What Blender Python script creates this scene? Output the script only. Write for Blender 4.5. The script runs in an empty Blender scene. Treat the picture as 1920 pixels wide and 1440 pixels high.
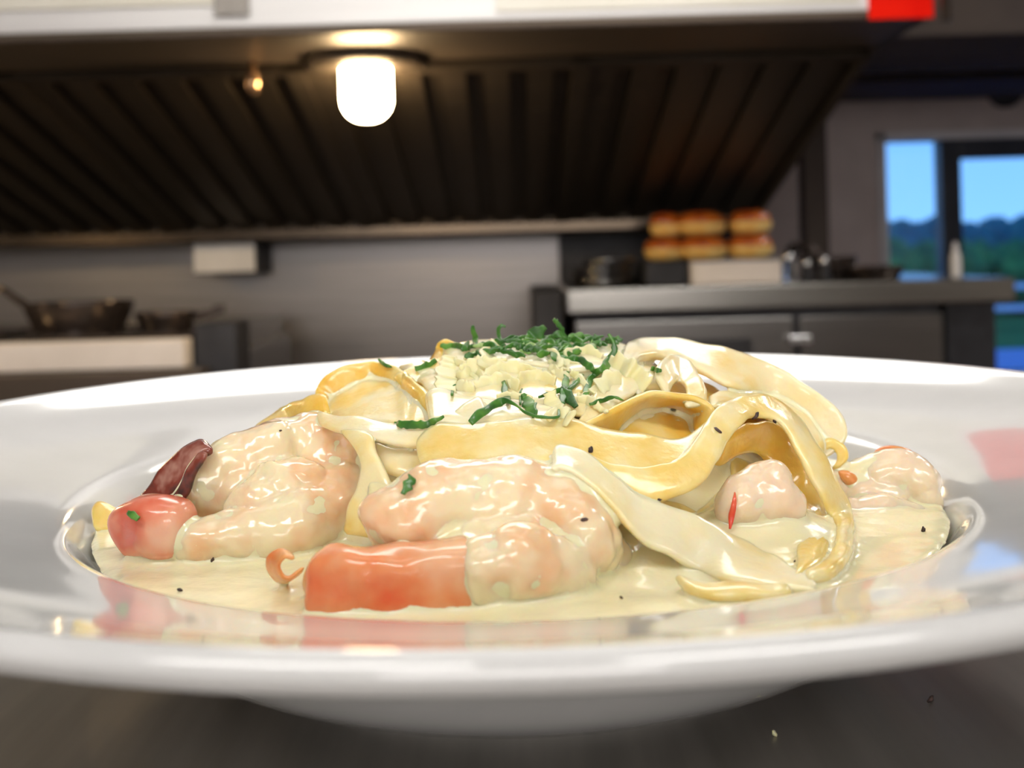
import bpy, bmesh, math, random
from mathutils import Vector, Matrix, noise
from mathutils.bvhtree import BVHTree

S = bpy.context.scene
C = S.collection
R0 = random.Random(7)

# ------------------------------------------------------------------ camera
FPX = 2040.0
CAM = Vector((0.0, -0.240, 0.083))
PITCH = 0.0
SHIFT = 240          # the lens axis meets the picture this many pixels above its middle
ROLL = math.radians(1.6)
fw = Vector((0, math.cos(PITCH), -math.sin(PITCH)))
rt0 = Vector((1, 0, 0)); up0 = rt0.cross(fw)
rt = rt0 * math.cos(ROLL) - up0 * math.sin(ROLL)
up = up0 * math.cos(ROLL) + rt0 * math.sin(ROLL)
cd = bpy.data.cameras.new('camera')
cam = bpy.data.objects.new('camera', cd); C.objects.link(cam)
M = Matrix((rt, up, -fw)).transposed().to_4x4(); M.translation = CAM
cam.matrix_world = M
cd.sensor_fit = 'HORIZONTAL'; cd.sensor_width = 36.0
cd.lens = FPX / 1920 * 36.0
cd.shift_y = -SHIFT / 1920
cd.clip_start = 0.005; cd.clip_end = 900
cd.dof.use_dof = True
cd.dof.focus_distance = 0.203
cd.dof.aperture_fstop = cd.lens / 2.1
S.camera = cam

# ------------------------------------------------------------------ world / exposure
w = bpy.data.worlds.new('world'); S.world = w; w.use_nodes = True
nt = w.node_tree; bgn = nt.nodes['Background']
tc = nt.nodes.new('ShaderNodeTexCoord'); sp = nt.nodes.new('ShaderNodeSeparateXYZ')
rp = nt.nodes.new('ShaderNodeValToRGB')
nt.links.new(tc.outputs['Generated'], sp.inputs[0]); nt.links.new(sp.outputs['Z'], rp.inputs[0])
rp.color_ramp.elements[0].position = 0.0; rp.color_ramp.elements[0].color = (0.20, 0.50, 1.0, 1)
rp.color_ramp.elements[1].position = 0.35; rp.color_ramp.elements[1].color = (0.07, 0.25, 0.8, 1)
nt.links.new(rp.outputs[0], bgn.inputs[0]); bgn.inputs[1].default_value = 1.6
S.view_settings.view_transform = 'Standard'; S.view_settings.look = 'None'
S.view_settings.gamma = 1.0; S.view_settings.use_curve_mapping = False
S.view_settings.exposure = 0.0

# ceiling lights: (x, y, sx, sy, strength)
CEIL_Z = 1.62
CEILING_LIGHTS = [(0.0, 0.10, 1.25, 0.30, 2.0), (-0.75, -1.0, 1.2, 0.30, 15.0), (0.9, -1.0, 1.2, 0.30, 15.0), (2.0, 2.2, 0.3, 1.2, 16.0)]
ADDED_RIM_LIGHT = (-0.36, 0.44, 0.58, 1.02, 0.78, 5.8)     # x0, x1, y0, y1, z, strength
ADDED_WALL_LIGHT = (-1.5, 1.5, 0.15, 1.15, -5.19, 10.0)      # x0, x1, z0, z1, y, strength
LAMP_STRENGTH = 75.0

# ------------------------------------------------------------------ helpers
def ray(px, py):
    return (fw * FPX + rt * (px - 960) + up * (720 - SHIFT - py)).normalized()
def atY(px, py, Y):
    d = ray(px, py); return CAM + d * ((Y - CAM.y) / d.y)
def atZ(px, py, Z):
    d = ray(px, py); return CAM + d * ((Z - CAM.z) / d.z)
DC = Vector((0.002, 0.0, 0.028)); DA = Vector((0.060, 0.052, 0.034))
def dome(px, py, k=1.0):
    """point of the pasta heap under a pixel; k scales the heap"""
    d = ray(px, py)
    A = Vector((DA.x * k, DA.y * k, DA.z * k))
    o = CAM - DC
    os = Vector((o.x / A.x, o.y / A.y, o.z / A.z)); ds = Vector((d.x / A.x, d.y / A.y, d.z / A.z))
    a = ds.dot(ds); b = os.dot(ds); c = os.dot(os) - 1
    disc = b * b - a * c
    t = (-b - math.sqrt(disc)) / a if disc > 0 else -b / a
    if d.z < 0: t = min(t, (0.0314 - CAM.z) / d.z)
    return CAM + d * t

def mesh_obj(name, bm, mat=None, parent=None, smooth=True):
    me = bpy.data.meshes.new(name); bm.normal_update(); bm.to_mesh(me); bm.free()
    if smooth:
        for p in me.polygons: p.use_smooth = True
    o = bpy.data.objects.new(name, me); C.objects.link(o)
    if mat: me.materials.append(mat)
    if parent: o.parent = parent
    return o
def tag(o, label=None, cat=None, group=None, kind=None):
    if label: o['label'] = label
    if cat: o['category'] = cat
    if group: o['group'] = group
    if kind: o['kind'] = kind
    return o
def empty(name, loc, label=None, cat=None, group=None):
    o = bpy.data.objects.new(name, None); C.objects.link(o); o.location = loc; o.empty_display_size = 0.01
    return tag(o, label, cat, group)
def place(o, root):
    """parent with the root's offset taken away, so coordinates stay world ones"""
    o.parent = root; o.matrix_parent_inverse = Matrix.Translation(root.location).inverted()
    return o

def box(bm, x0, x1, y0, y1, z0, z1, bev=0.0):
    vs = [bm.verts.new((x, y, z)) for x in (x0, x1) for y in (y0, y1) for z in (z0, z1)]
    f = [(0, 1, 3, 2), (4, 6, 7, 5), (0, 4, 5, 1), (2, 3, 7, 6), (0, 2, 6, 4), (1, 5, 7, 3)]
    fs = [bm.faces.new([vs[i] for i in q]) for q in f]
    if bev:
        es = set(e for q in fs for e in q.edges)
        bmesh.ops.bevel(bm, geom=list(es), offset=bev, segments=2, affect='EDGES', profile=0.6)
def boxo(name, dims, mat, parent=None, bev=0.0):
    bm = bmesh.new(); box(bm, *dims, bev=bev); bmesh.ops.recalc_face_normals(bm, faces=bm.faces)
    o = mesh_obj(name, bm, mat, smooth=False)
    if parent: place(o, parent)
    return o
def lathe(bm, prof, cx=0, cy=0, n=96, closed=False):
    rings = []
    for r, z in prof:
        if r < 1e-6: rings.append([bm.verts.new((cx, cy, z))])
        else: rings.append([bm.verts.new((cx + r * math.cos(2 * math.pi * i / n), cy + r * math.sin(2 * math.pi * i / n), z)) for i in range(n)])
    m = len(rings)
    for k in range(m if closed else m - 1):
        a, b = rings[k], rings[(k + 1) % m]
        for i in range(n):
            j = (i + 1) % n
            if len(a) == 1 and len(b) == 1: continue
            if len(a) == 1: bm.faces.new((a[0], b[j], b[i]))
            elif len(b) == 1: bm.faces.new((a[i], a[j], b[0]))
            else: bm.faces.new((a[i], a[j], b[j], b[i]))
    bmesh.ops.recalc_face_normals(bm, faces=bm.faces)
def cat(p, t):
    """catmull-rom through a list of vectors, t in 0..len-1"""
    n = len(p); i = min(int(t), n - 2); u = t - i
    p1, p2 = p[i], p[i + 1]
    p0 = p[i - 1] if i > 0 else p1 * 2 - p2
    p3 = p[i + 2] if i + 2 < n else p2 * 2 - p1
    return 0.5 * ((2 * p1) + (p2 - p0) * u + (2 * p0 - 5 * p1 + 4 * p2 - p3) * u * u + (3 * p1 - p0 - 3 * p2 + p3) * u ** 3)
def smooth_profile(pts, k=6):
    v = [Vector((a, b, 0)) for a, b in pts]
    return [(q.x, q.y) for q in (cat(v, i / k) for i in range((len(v) - 1) * k + 1))]
def tube(bm, pts, rad, n=12, cap=True):
    pts = [Vector(p) for p in pts]; rings = []; side = None
    for i, p in enumerate(pts):
        t = (pts[min(i + 1, len(pts) - 1)] - pts[max(i - 1, 0)]).normalized()
        if side is None:
            side = t.orthogonal().normalized()
        side = (side - t * side.dot(t)).normalized(); o = t.cross(side)
        r = rad[i] if hasattr(rad, '__len__') else rad
        rings.append([bm.verts.new(p + (side * math.cos(2 * math.pi * k / n) + o * math.sin(2 * math.pi * k / n)) * r) for k in range(n)])
    for a, b in zip(rings, rings[1:]):
        for k in range(n): bm.faces.new((a[k], a[(k + 1) % n], b[(k + 1) % n], b[k]))
    if cap: bm.faces.new(rings[0][::-1]); bm.faces.new(rings[-1])
    bmesh.ops.recalc_face_normals(bm, faces=bm.faces)

# ------------------------------------------------------------------ materials
def mat(name, col, rough=0.5, metal=0.0, **k):
    m = bpy.data.materials.new(name); m.use_nodes = True
    b = m.node_tree.nodes['Principled BSDF']
    b.inputs['Base Color'].default_value = (*col, 1); b.inputs['Roughness'].default_value = rough; b.inputs['Metallic'].default_value = metal
    for a, v in k.items(): b.inputs[a.replace('_', ' ')].default_value = v
    return m
def nd(m, t, **k):
    n = m.node_tree.nodes.new(t)
    for a, v in k.items(): setattr(n, a, v)
    return n
def noise_mix(m, cols, scale=100, detail=3, pos=(0.35, 0.65), bump=0.0, bscale=None, bdist=0.0005, rough=None, stretch=None):
    """cols: colours of a ramp driven by noise in object space"""
    b = m.node_tree.nodes['Principled BSDF']; L = m.node_tree.links
    tcn = nd(m, 'ShaderNodeTexCoord'); src = tcn.outputs['Object']
    if stretch:
        mp = nd(m, 'ShaderNodeMapping'); mp.inputs['Scale'].default_value = stretch; L.new(src, mp.inputs[0]); src = mp.outputs[0]
    n = nd(m, 'ShaderNodeTexNoise'); n.inputs['Scale'].default_value = scale; n.inputs['Detail'].default_value = detail
    L.new(src, n.inputs['Vector'])
    r = nd(m, 'ShaderNodeValToRGB'); e = r.color_ramp.elements
    while len(e) < len(cols): e.new(0.5)
    for i, c in enumerate(cols):
        e[i].position = pos[0] + (pos[1] - pos[0]) * i / max(1, len(cols) - 1); e[i].color = (*c, 1)
    L.new(n.outputs['Fac'], r.inputs[0]); L.new(r.outputs[0], b.inputs['Base Color'])
    if bump:
        n2 = nd(m, 'ShaderNodeTexNoise'); n2.inputs['Scale'].default_value = bscale or scale * 3; n2.inputs['Detail'].default_value = 3
        L.new(src, n2.inputs['Vector'])
        bp = nd(m, 'ShaderNodeBump'); bp.inputs['Strength'].default_value = bump; bp.inputs['Distance'].default_value = bdist
        L.new(n2.outputs['Fac'], bp.inputs['Height']); L.new(bp.outputs[0], b.inputs['Normal'])
    if rough:
        mr = nd(m, 'ShaderNodeMapRange'); mr.inputs['To Min'].default_value = rough[0]; mr.inputs['To Max'].default_value = rough[1]
        L.new(n.outputs['Fac'], mr.inputs[0]); L.new(mr.outputs[0], b.inputs['Roughness'])
    return m
def emis(name, col, s):
    m = mat(name, (0.8, 0.8, 0.8)); b = m.node_tree.nodes['Principled BSDF']
    b.inputs['Emission Color'].default_value = (*col, 1); b.inputs['Emission Strength'].default_value = s
    return m
SSR = (1.0, 0.55, 0.25)
def food(name, cols, scale, pos=(0.35, 0.65), rough=0.28, sss=0.35, ss=0.003, bump=0.35, bscale=650, bdist=0.0005, coat=0.6):
    m = mat(name, cols[0], rough, Subsurface_Weight=sss, Subsurface_Scale=ss, Coat_Weight=coat, Coat_Roughness=0.08)
    m.node_tree.nodes['Principled BSDF'].inputs['Subsurface Radius'].default_value = SSR
    m.node_tree.nodes['Principled BSDF'].inputs['IOR'].default_value = 1.42
    noise_mix(m, cols, scale, 3, pos, bump, bscale, bdist)
    return m

M_china = mat('glazed_china', (0.80, 0.79, 0.77), 0.10, IOR=1.62, Coat_Weight=0.6, Coat_IOR=1.55, Coat_Roughness=0.03)
noise_mix(M_china, [(0.635, 0.645, 0.645), (0.665, 0.675, 0.675)], 60, 4, bump=0.03, bscale=300, bdist=0.0002)
M_pasta = food('pasta_cream_coated', [(0.84, 0.60, 0.17), (0.87, 0.69, 0.28), (0.87, 0.76, 0.44)], 95, (0.36, 0.62))
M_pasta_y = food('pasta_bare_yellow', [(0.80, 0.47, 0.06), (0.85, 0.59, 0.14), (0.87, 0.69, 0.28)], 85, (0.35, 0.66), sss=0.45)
M_pasta_p = food('pasta_heavy_sauce', [(0.86, 0.67, 0.28), (0.88, 0.76, 0.44), (0.88, 0.80, 0.55)], 85, (0.32, 0.6))
M_sauce = food('cream_sauce', [(0.86, 0.78, 0.46), (0.88, 0.84, 0.58)], 60, (0.3, 0.7), rough=0.22, bump=0.35, bscale=260, bdist=0.0008)
M_cheese = food('grated_cheese', [(0.82, 0.74, 0.38), (0.85, 0.79, 0.48)], 200, rough=0.45, coat=0.15, bump=0.3)
M_shrimp = food('shrimp_flesh_in_sauce', [(0.86, 0.76, 0.50), (0.86, 0.71, 0.47), (0.85, 0.54, 0.31), (0.86, 0.73, 0.47)], 75, (0.38, 0.72), rough=0.22, sss=0.45, bump=0.3, bscale=300, bdist=0.0008, coat=0.8)
M_shrimp2 = food('shrimp_flesh_pale', [(0.86, 0.73, 0.52), (0.87, 0.69, 0.50), (0.86, 0.60, 0.42)], 70, (0.38, 0.75), rough=0.22, sss=0.5, bump=0.35, bscale=300, bdist=0.0009)
M_tail = food('shrimp_tail_shell', [(0.80, 0.14, 0.04), (0.84, 0.30, 0.12), (0.86, 0.48, 0.28)], 85, (0.33, 0.68), rough=0.25, bump=0.3, bscale=420)
M_tail_pink = food('shrimp_tail_shell_pink', [(0.70, 0.13, 0.07), (0.82, 0.35, 0.22), (0.84, 0.55, 0.40)], 80, (0.3, 0.62), rough=0.25, bump=0.3, bscale=420)
M_fin = food('shrimp_tail_fin_dark', [(0.05, 0.015, 0.012), (0.20, 0.035, 0.02), (0.42, 0.22, 0.17)], 160, (0.34, 0.68), rough=0.2, sss=0.1, bump=0.4, bscale=500)
M_finy = food('shrimp_fin_orange', [(0.75, 0.20, 0.05), (0.86, 0.48, 0.18)], 150, rough=0.25)
M_pars = mat('parsley_leaf', (0.05, 0.2, 0.03), 0.4, Subsurface_Weight=0.12, Subsurface_Scale=0.0006, Coat_Weight=0.2)
noise_mix(M_pars, [(0.018, 0.085, 0.012), (0.045, 0.17, 0.02), (0.11, 0.29, 0.035)], 260, 3, (0.3, 0.7), bump=0.3, bscale=900, bdist=0.0003)
M_parspale = mat('parsley_stem', (0.32, 0.48, 0.16), 0.4); noise_mix(M_parspale, [(0.2, 0.4, 0.1), (0.45, 0.58, 0.25)], 260)
M_pepper = mat('black_pepper', (0.03, 0.018, 0.015), 0.5); noise_mix(M_pepper, [(0.02, 0.01, 0.01), (0.09, 0.05, 0.04)], 1500)
M_red = food('red_pepper_skin', [(0.72, 0.03, 0.02), (0.8, 0.12, 0.06)], 200)

def steel(name, c0, c1, rough=(0.25, 0.4), scale=6, stretch=(1, 40, 40), metal=0.9, bump=0.0):
    m = mat(name, c0, 0.3, metal); noise_mix(m, [c0, c1], scale, 4, (0.3, 0.7), bump, None, 0.0003, rough, stretch); return m
M_table = steel('worn_steel_worktop', (0.25, 0.23, 0.205), (0.33, 0.305, 0.275), (0.35, 0.5), 5, (30, 2, 1), 0.55)
M_wall_steel = steel('brushed_steel_wall', (0.22, 0.205, 0.20), (0.28, 0.26, 0.255), (0.3, 0.42), 3, (1, 1, 25), 0.45)
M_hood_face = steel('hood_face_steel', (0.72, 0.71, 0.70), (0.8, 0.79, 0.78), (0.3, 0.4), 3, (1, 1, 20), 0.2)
M_hood_in = steel('dark_hood_steel', (0.09, 0.07, 0.05), (0.12, 0.09, 0.07), (0.4, 0.6), 4, (1, 10, 1), 0.6)  # dark brown steel inside the hood, also on the shelf lip
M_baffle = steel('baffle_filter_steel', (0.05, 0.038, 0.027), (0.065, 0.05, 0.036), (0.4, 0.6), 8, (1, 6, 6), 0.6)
M_trough = steel('grease_trough_steel', (0.05, 0.038, 0.027), (0.08, 0.06, 0.042), (0.2, 0.3), 5, (3, 20, 20), 0.9)
M_counter = steel('counter_steel', (0.26, 0.25, 0.23), (0.32, 0.31, 0.285), (0.20, 0.24), 4, (1, 1, 30), 0.97)
M_door = steel('fridge_door_steel', (0.21, 0.205, 0.195), (0.26, 0.25, 0.24), (0.2, 0.24), 4, (1, 1, 30), 0.97)
M_dark = mat('dark_parts_and_shade', (0.02, 0.02, 0.022), 0.6); noise_mix(M_dark, [(0.015, 0.015, 0.018), (0.03, 0.03, 0.035)], 20)  # near-black of dark parts; also paints the shade behind and beside the counter
M_iron = mat('seasoned_iron', (0.03, 0.024, 0.02), 0.3, 0.6); noise_mix(M_iron, [(0.045, 0.035, 0.03), (0.08, 0.06, 0.05)], 30, rough=(0.12, 0.22))
M_chrome = mat('chrome', (0.7, 0.7, 0.7), 0.15, 1.0); noise_mix(M_chrome, [(0.6, 0.6, 0.6), (0.75, 0.75, 0.75)], 30)
M_cream = mat('cream_enamel', (0.62, 0.55, 0.48), 0.3); noise_mix(M_cream, [(0.76, 0.68, 0.60), (0.86, 0.78, 0.70)], 6)
M_paint = mat('taupe_wall_paint', (0.2, 0.16, 0.15), 0.7); noise_mix(M_paint, [(0.55, 0.47, 0.45), (0.63, 0.54, 0.52)], 4)
M_beam = mat('dark_brown_paint', (0.04, 0.032, 0.028), 0.95); noise_mix(M_beam, [(0.06, 0.047, 0.042), (0.08, 0.062, 0.052)], 3)
M_frame = mat('window_frame_grey', (0.25, 0.24, 0.26), 0.45); noise_mix(M_frame, [(0.72, 0.70, 0.73), (0.8, 0.78, 0.8)], 6)
M_sash = mat('window_sash_dark', (0.03, 0.035, 0.05), 0.4); noise_mix(M_sash, [(0.025, 0.03, 0.045), (0.04, 0.045, 0.06)], 6)
M_white = mat('white_plastic', (0.8, 0.78, 0.76), 0.4); noise_mix(M_white, [(0.76, 0.74, 0.72), (0.84, 0.82, 0.8)], 10)
M_paper = mat('cream_paper', (0.8, 0.77, 0.68), 0.6); noise_mix(M_paper, [(0.76, 0.73, 0.62), (0.84, 0.81, 0.72)], 6)
M_redcard = mat('red_card', (0.9, 0.015, 0.005), 0.9, Specular_IOR_Level=0.1); noise_mix(M_redcard, [(0.82, 0.008, 0.002), (0.9, 0.015, 0.004)], 10)
M_floor = mat('quarry_tile', (0.15, 0.1, 0.08), 0.5)
noise_mix(M_floor, [(0.11, 0.075, 0.06), (0.17, 0.12, 0.1)], 8)
M_ceil = mat('ceiling_tile', (0.75, 0.73, 0.70), 0.8); noise_mix(M_ceil, [(0.7, 0.68, 0.65), (0.78, 0.76, 0.73)], 30)
M_roomwall = mat('room_wall_paint', (0.5, 0.47, 0.44), 0.7); noise_mix(M_roomwall, [(0.45, 0.42, 0.39), (0.54, 0.51, 0.48)], 3)
M_crust = mat('bun_crust', (0.4, 0.12, 0.03), 0.25, Coat_Weight=0.4)
noise_mix(M_crust, [(0.34, 0.055, 0.008), (0.62, 0.17, 0.02)], 25)
M_crumb = mat('bun_crumb', (0.85, 0.6, 0.28), 0.7); noise_mix(M_crumb, [(0.85, 0.48, 0.10), (0.9, 0.66, 0.24)], 30)
M_leaf = mat('distant_foliage', (0.05, 0.12, 0.04), 0.8); noise_mix(M_leaf, [(0.03, 0.12, 0.06), (0.10, 0.30, 0.08)], 0.9, 5)
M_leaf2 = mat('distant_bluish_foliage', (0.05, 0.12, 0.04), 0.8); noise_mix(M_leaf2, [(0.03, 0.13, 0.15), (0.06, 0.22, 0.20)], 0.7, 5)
M_bark = mat('bark', (0.05, 0.035, 0.025), 0.9); noise_mix(M_bark, [(0.03, 0.02, 0.015), (0.07, 0.05, 0.04)], 5)
M_glass = mat('clear_glass', (1, 1, 1), 0.02, Transmission_Weight=1.0, IOR=1.45)
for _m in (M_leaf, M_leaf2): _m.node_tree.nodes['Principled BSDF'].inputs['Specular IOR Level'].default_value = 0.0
M_grass = mat('grass_field', (0.05, 0.15, 0.04), 1.0, Specular_IOR_Level=0.0); noise_mix(M_grass, [(0.05, 0.13, 0.04), (0.08, 0.2, 0.06)], 0.3)
M_pane = bpy.data.materials.new('window_glass'); M_pane.use_nodes = True
_n = M_pane.node_tree; _n.nodes.remove(_n.nodes['Principled BSDF'])
_t = _n.nodes.new('ShaderNodeBsdfTransparent'); _g = _n.nodes.new('ShaderNodeBsdfGlossy'); _g.inputs['Roughness'].default_value = 0.02
_x = _n.nodes.new('ShaderNodeMixShader'); _x.inputs[0].default_value = 0.05
_n.links.new(_t.outputs[0], _x.inputs[1]); _n.links.new(_g.outputs[0], _x.inputs[2]); _n.links.new(_x.outputs[0], _n.nodes['Material Output'].inputs[0])
M_bulb = emis('warm_glass_globe', (1.0, 0.72, 0.38), LAMP_STRENGTH)

# ------------------------------------------------------------------ the room
FZ = -0.92
def struct(o): o['kind'] = 'structure'; return o
struct(boxo('floor', (-2.7, 3.5, -5.2, 6.1, FZ - 0.1, FZ), M_floor))
struct(boxo('ceiling', (-2.7, 3.5, -5.2, 6.1, CEIL_Z, CEIL_Z + 0.1), M_ceil))
struct(boxo('wall_left', (-2.8, -2.7, -5.2, 6.1, FZ, CEIL_Z), M_roomwall))
struct(boxo('wall_right', (3.5, 3.6, -5.2, 6.1, FZ, CEIL_Z), M_roomwall))
struct(boxo('wall_front', (-2.8, 3.6, -5.3, -5.2, FZ, CEIL_Z), M_roomwall))
struct(boxo('wall_back', (-2.7, 0.64, 2.60, 2.70, FZ, CEIL_Z), M_wall_steel))
struct(boxo('wall_side', (0.58, 0.64, 2.70, 6.0, FZ, CEIL_Z), M_paint))
# far wall with the window hole
WY = 6.0
def wx(px): return atY(px, 400, WY).x
def wz(py, px=1780): return atY(px, py, WY).z
X0, X1 = wx(1660), 3.4
Z0, Z1 = wz(700), wz(262)
bm = bmesh.new()
box(bm, 0.58, X0, WY, WY + 0.12, FZ, CEIL_Z); box(bm, X1, 3.6, WY, WY + 0.12, FZ, CEIL_Z)
box(bm, X0, X1, WY, WY + 0.12, Z1, CEIL_Z); box(bm, X0, X1, WY, WY + 0.12, FZ, Z0)
struct(mesh_obj('wall_far', bm, M_paint, smooth=False))
bm = bmesh.new()
t = 0.045
box(bm, X0 - t, X0, WY - 0.05, WY + 0.1, Z0 - t, Z1 + t, 0.006)
box(bm, X0 - t, X1 + t, WY - 0.05, WY + 0.1, Z1, Z1 + t, 0.006)
box(bm, X1, X1 + t, WY - 0.05, WY + 0.1, Z0 - t, Z1 + t, 0.006)
box(bm, X0 - t, X1 + t, WY - 0.09, WY + 0.1, Z0 - t, Z0, 0.006)
win = struct(mesh_obj('window_1', bm, M_frame, smooth=False))
bm = bmesh.new()
box(bm, wx(1764), wx(1802), WY - 0.02, WY + 0.09, Z0, Z1, 0.006)
box(bm, wx(1802), X1, WY - 0.02, WY + 0.09, wz(298), Z1, 0.006)
boxm = mesh_obj('sash', bm, M_sash, smooth=False); boxm.parent = win
bm = bmesh.new(); box(bm, X0, wx(1764), WY + 0.03, WY + 0.036, Z0, Z1); p_ = mesh_obj('pane', bm, M_pane, smooth=False); p_.parent = win
bm = bmesh.new(); box(bm, wx(1802), X1, WY + 0.03, WY + 0.036, Z0, wz(298)); p_ = mesh_obj('pane', bm, M_pane, smooth=False); p_.parent = win
# wall post and soffit beams on the right
px0, px1 = atY(1508, 300, 4.6).x, atY(1552, 300, 4.6).x
struct(boxo('trim_1', (px0, px1, 4.6, 4.72, FZ, CEIL_Z), M_beam, bev=0.005))
def bz(py, Y): return atY(1800, py, Y).z
struct(boxo('trim_2', (0.66, 3.5, 3.6, 4.1, bz(66, 3.6), CEIL_Z), M_beam, bev=0.01))
struct(boxo('trim_3', (0.66, 3.5, 4.3, 4.6, bz(112, 4.3), CEIL_Z), M_beam, bev=0.01))
struct(boxo('trim_4', (0.66, 3.5, 5.2, 5.9, bz(150, 5.2), bz(138, 5.2)), M_beam, bev=0.004))
# round dark vent high on the far wall
bm = bmesh.new()
vc = atY(1890, 168, WY - 0.05); lathe(bm, [(0, 0), (0.10, 0), (0.10, 0.03), (0.085, 0.04), (0.03, 0.045), (0, 0.045)], 0, 0, 32)
for v in bm.verts: v.co = Vector((vc.x + v.co.x, WY - 0.001 - v.co.z, vc.z + v.co.y))
tag(mesh_obj('wall_fan', bm, M_dark), 'round dark fan on the taupe wall above the window', 'fan')

# ceiling lights; the one at right is added to lighten the background
for i, (x, y, sx, sy, s) in enumerate(CEILING_LIGHTS):
    lab = ['fluorescent ceiling light directly above the white plate', 'fluorescent ceiling light behind the camera on the left',
           'fluorescent ceiling light behind the camera on the right', 'unseen ceiling light added at right to lighten the background'][i]
    e = empty('ceiling_light', (x, y, CEIL_Z), lab, 'ceiling light', 'fluorescent ceiling lights')
    bm = bmesh.new()
    for a in ((-sx / 2 - .03, -sx / 2, -sy / 2 - .03, sy / 2 + .03), (sx / 2, sx / 2 + .03, -sy / 2 - .03, sy / 2 + .03), (-sx / 2, sx / 2, -sy / 2 - .03, -sy / 2), (-sx / 2, sx / 2, sy / 2, sy / 2 + .03)):
        box(bm, *a, -0.05, 0)
    mesh_obj('frame', bm, M_white, e, smooth=False)
    bm = bmesh.new(); box(bm, -sx / 2, sx / 2, -sy / 2, sy / 2, -0.045, -0.03)
    mesh_obj('diffuser', bm, emis('fluorescent_diffuser', (1.0, 0.965, 0.92), s), e, smooth=False)

# added unseen light panel behind the camera, brightening background and food fronts
x0, x1, z0, z1, y_, s_ = ADDED_WALL_LIGHT
e = empty('added_wall_light', (0, y_, z0), 'added light panel on the unseen wall behind the camera', 'light panel')
boxo('housing', (x0 - .03, x1 + .03, y_ - .008, y_ + .03, z0 - .03, z1 + .03), M_white, e, 0.004)
boxo('diffuser', (x0, x1, y_ + .031, y_ + .036, z0, z1), emis('added_wall_diffuser', (1.0, 0.95, 0.92), s_), e)

# unseen panel above the hood gap, added to make the plate rim highlight
x0, x1, y0, y1, z_, s_ = ADDED_RIM_LIGHT
e = empty('added_rim_light', (0, (y0 + y1) / 2, z_), 'added unseen hanging light panel that makes the plate rim highlight', 'light panel')
boxo('housing', (x0 - .02, x1 + .02, y0 - .02, y1 + .02, z_ + 0.004, z_ + 0.05), M_white, e, 0.004)
boxo('diffuser', (x0, x1, y0, y1, z_ - 0.004, z_ + 0.002), emis('added_rim_diffuser', (1.0, 0.965, 0.91), s_), e)
for x in (x0 + .1, x1 - .1):
    bm = bmesh.new(); tube(bm, [(x, (y0 + y1) / 2, z_ + .05), (x, (y0 + y1) / 2, CEIL_Z)], 0.004, 8); place(mesh_obj('hanger_rod', bm, M_chrome), e)

# ------------------------------------------------------------------ steel worktop under the plate
tb = empty('steel_worktop', (0, 0, -0.04), 'worn brushed steel worktop under the white plate', 'counter')
place(boxo('top', (-0.9, 1.1, -0.45, 0.42, -0.04, 0.0), M_table, bev=0.004), tb)
for x in (-0.82, 1.02):
    for y in (-0.37, 0.34):
        bm = bmesh.new(); tube(bm, [(x, y, FZ), (x, y, -0.04)], 0.02, 16); place(mesh_obj('leg', bm, M_chrome), tb)

# ------------------------------------------------------------------ extraction hood
HX0, HX1 = -1.75, 0.605
hd = empty('extraction_hood', (0, 1.3, 0.42), 'long steel extraction hood with dark slanted baffle filters above the stove', 'extractor hood')
zf = atY(960, 37, 1.30).z           # bottom of the front face
zl = zf - 0.012
yb = 1.53; yr, zr = 2.38, atY(500, 425, 2.38).z
boxo('front_panel', (HX0, HX1, 1.30, 1.315, zf, CEIL_Z - 0.02), M_hood_face, hd, 0.003)
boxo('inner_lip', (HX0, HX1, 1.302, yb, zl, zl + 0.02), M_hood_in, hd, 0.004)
bm = bmesh.new()
prof = [(1.30, zl), (yb, zl), (yr, zr), (2.60, zr), (2.60, CEIL_Z - .02), (1.315, CEIL_Z - .02)]
a = [bm.verts.new((HX1 - 0.012, y, z)) for y, z in prof]; b = [bm.verts.new((HX1, y, z)) for y, z in prof]
bm.faces.new(a); bm.faces.new(b[::-1])
for i in range(6): bm.faces.new((a[i], b[i], b[(i + 1) % 6], a[(i + 1) % 6]))
bmesh.ops.recalc_face_normals(bm, faces=bm.faces)
place(mesh_obj('end_panel', bm, M_hood_in, smooth=False), hd)
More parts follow.
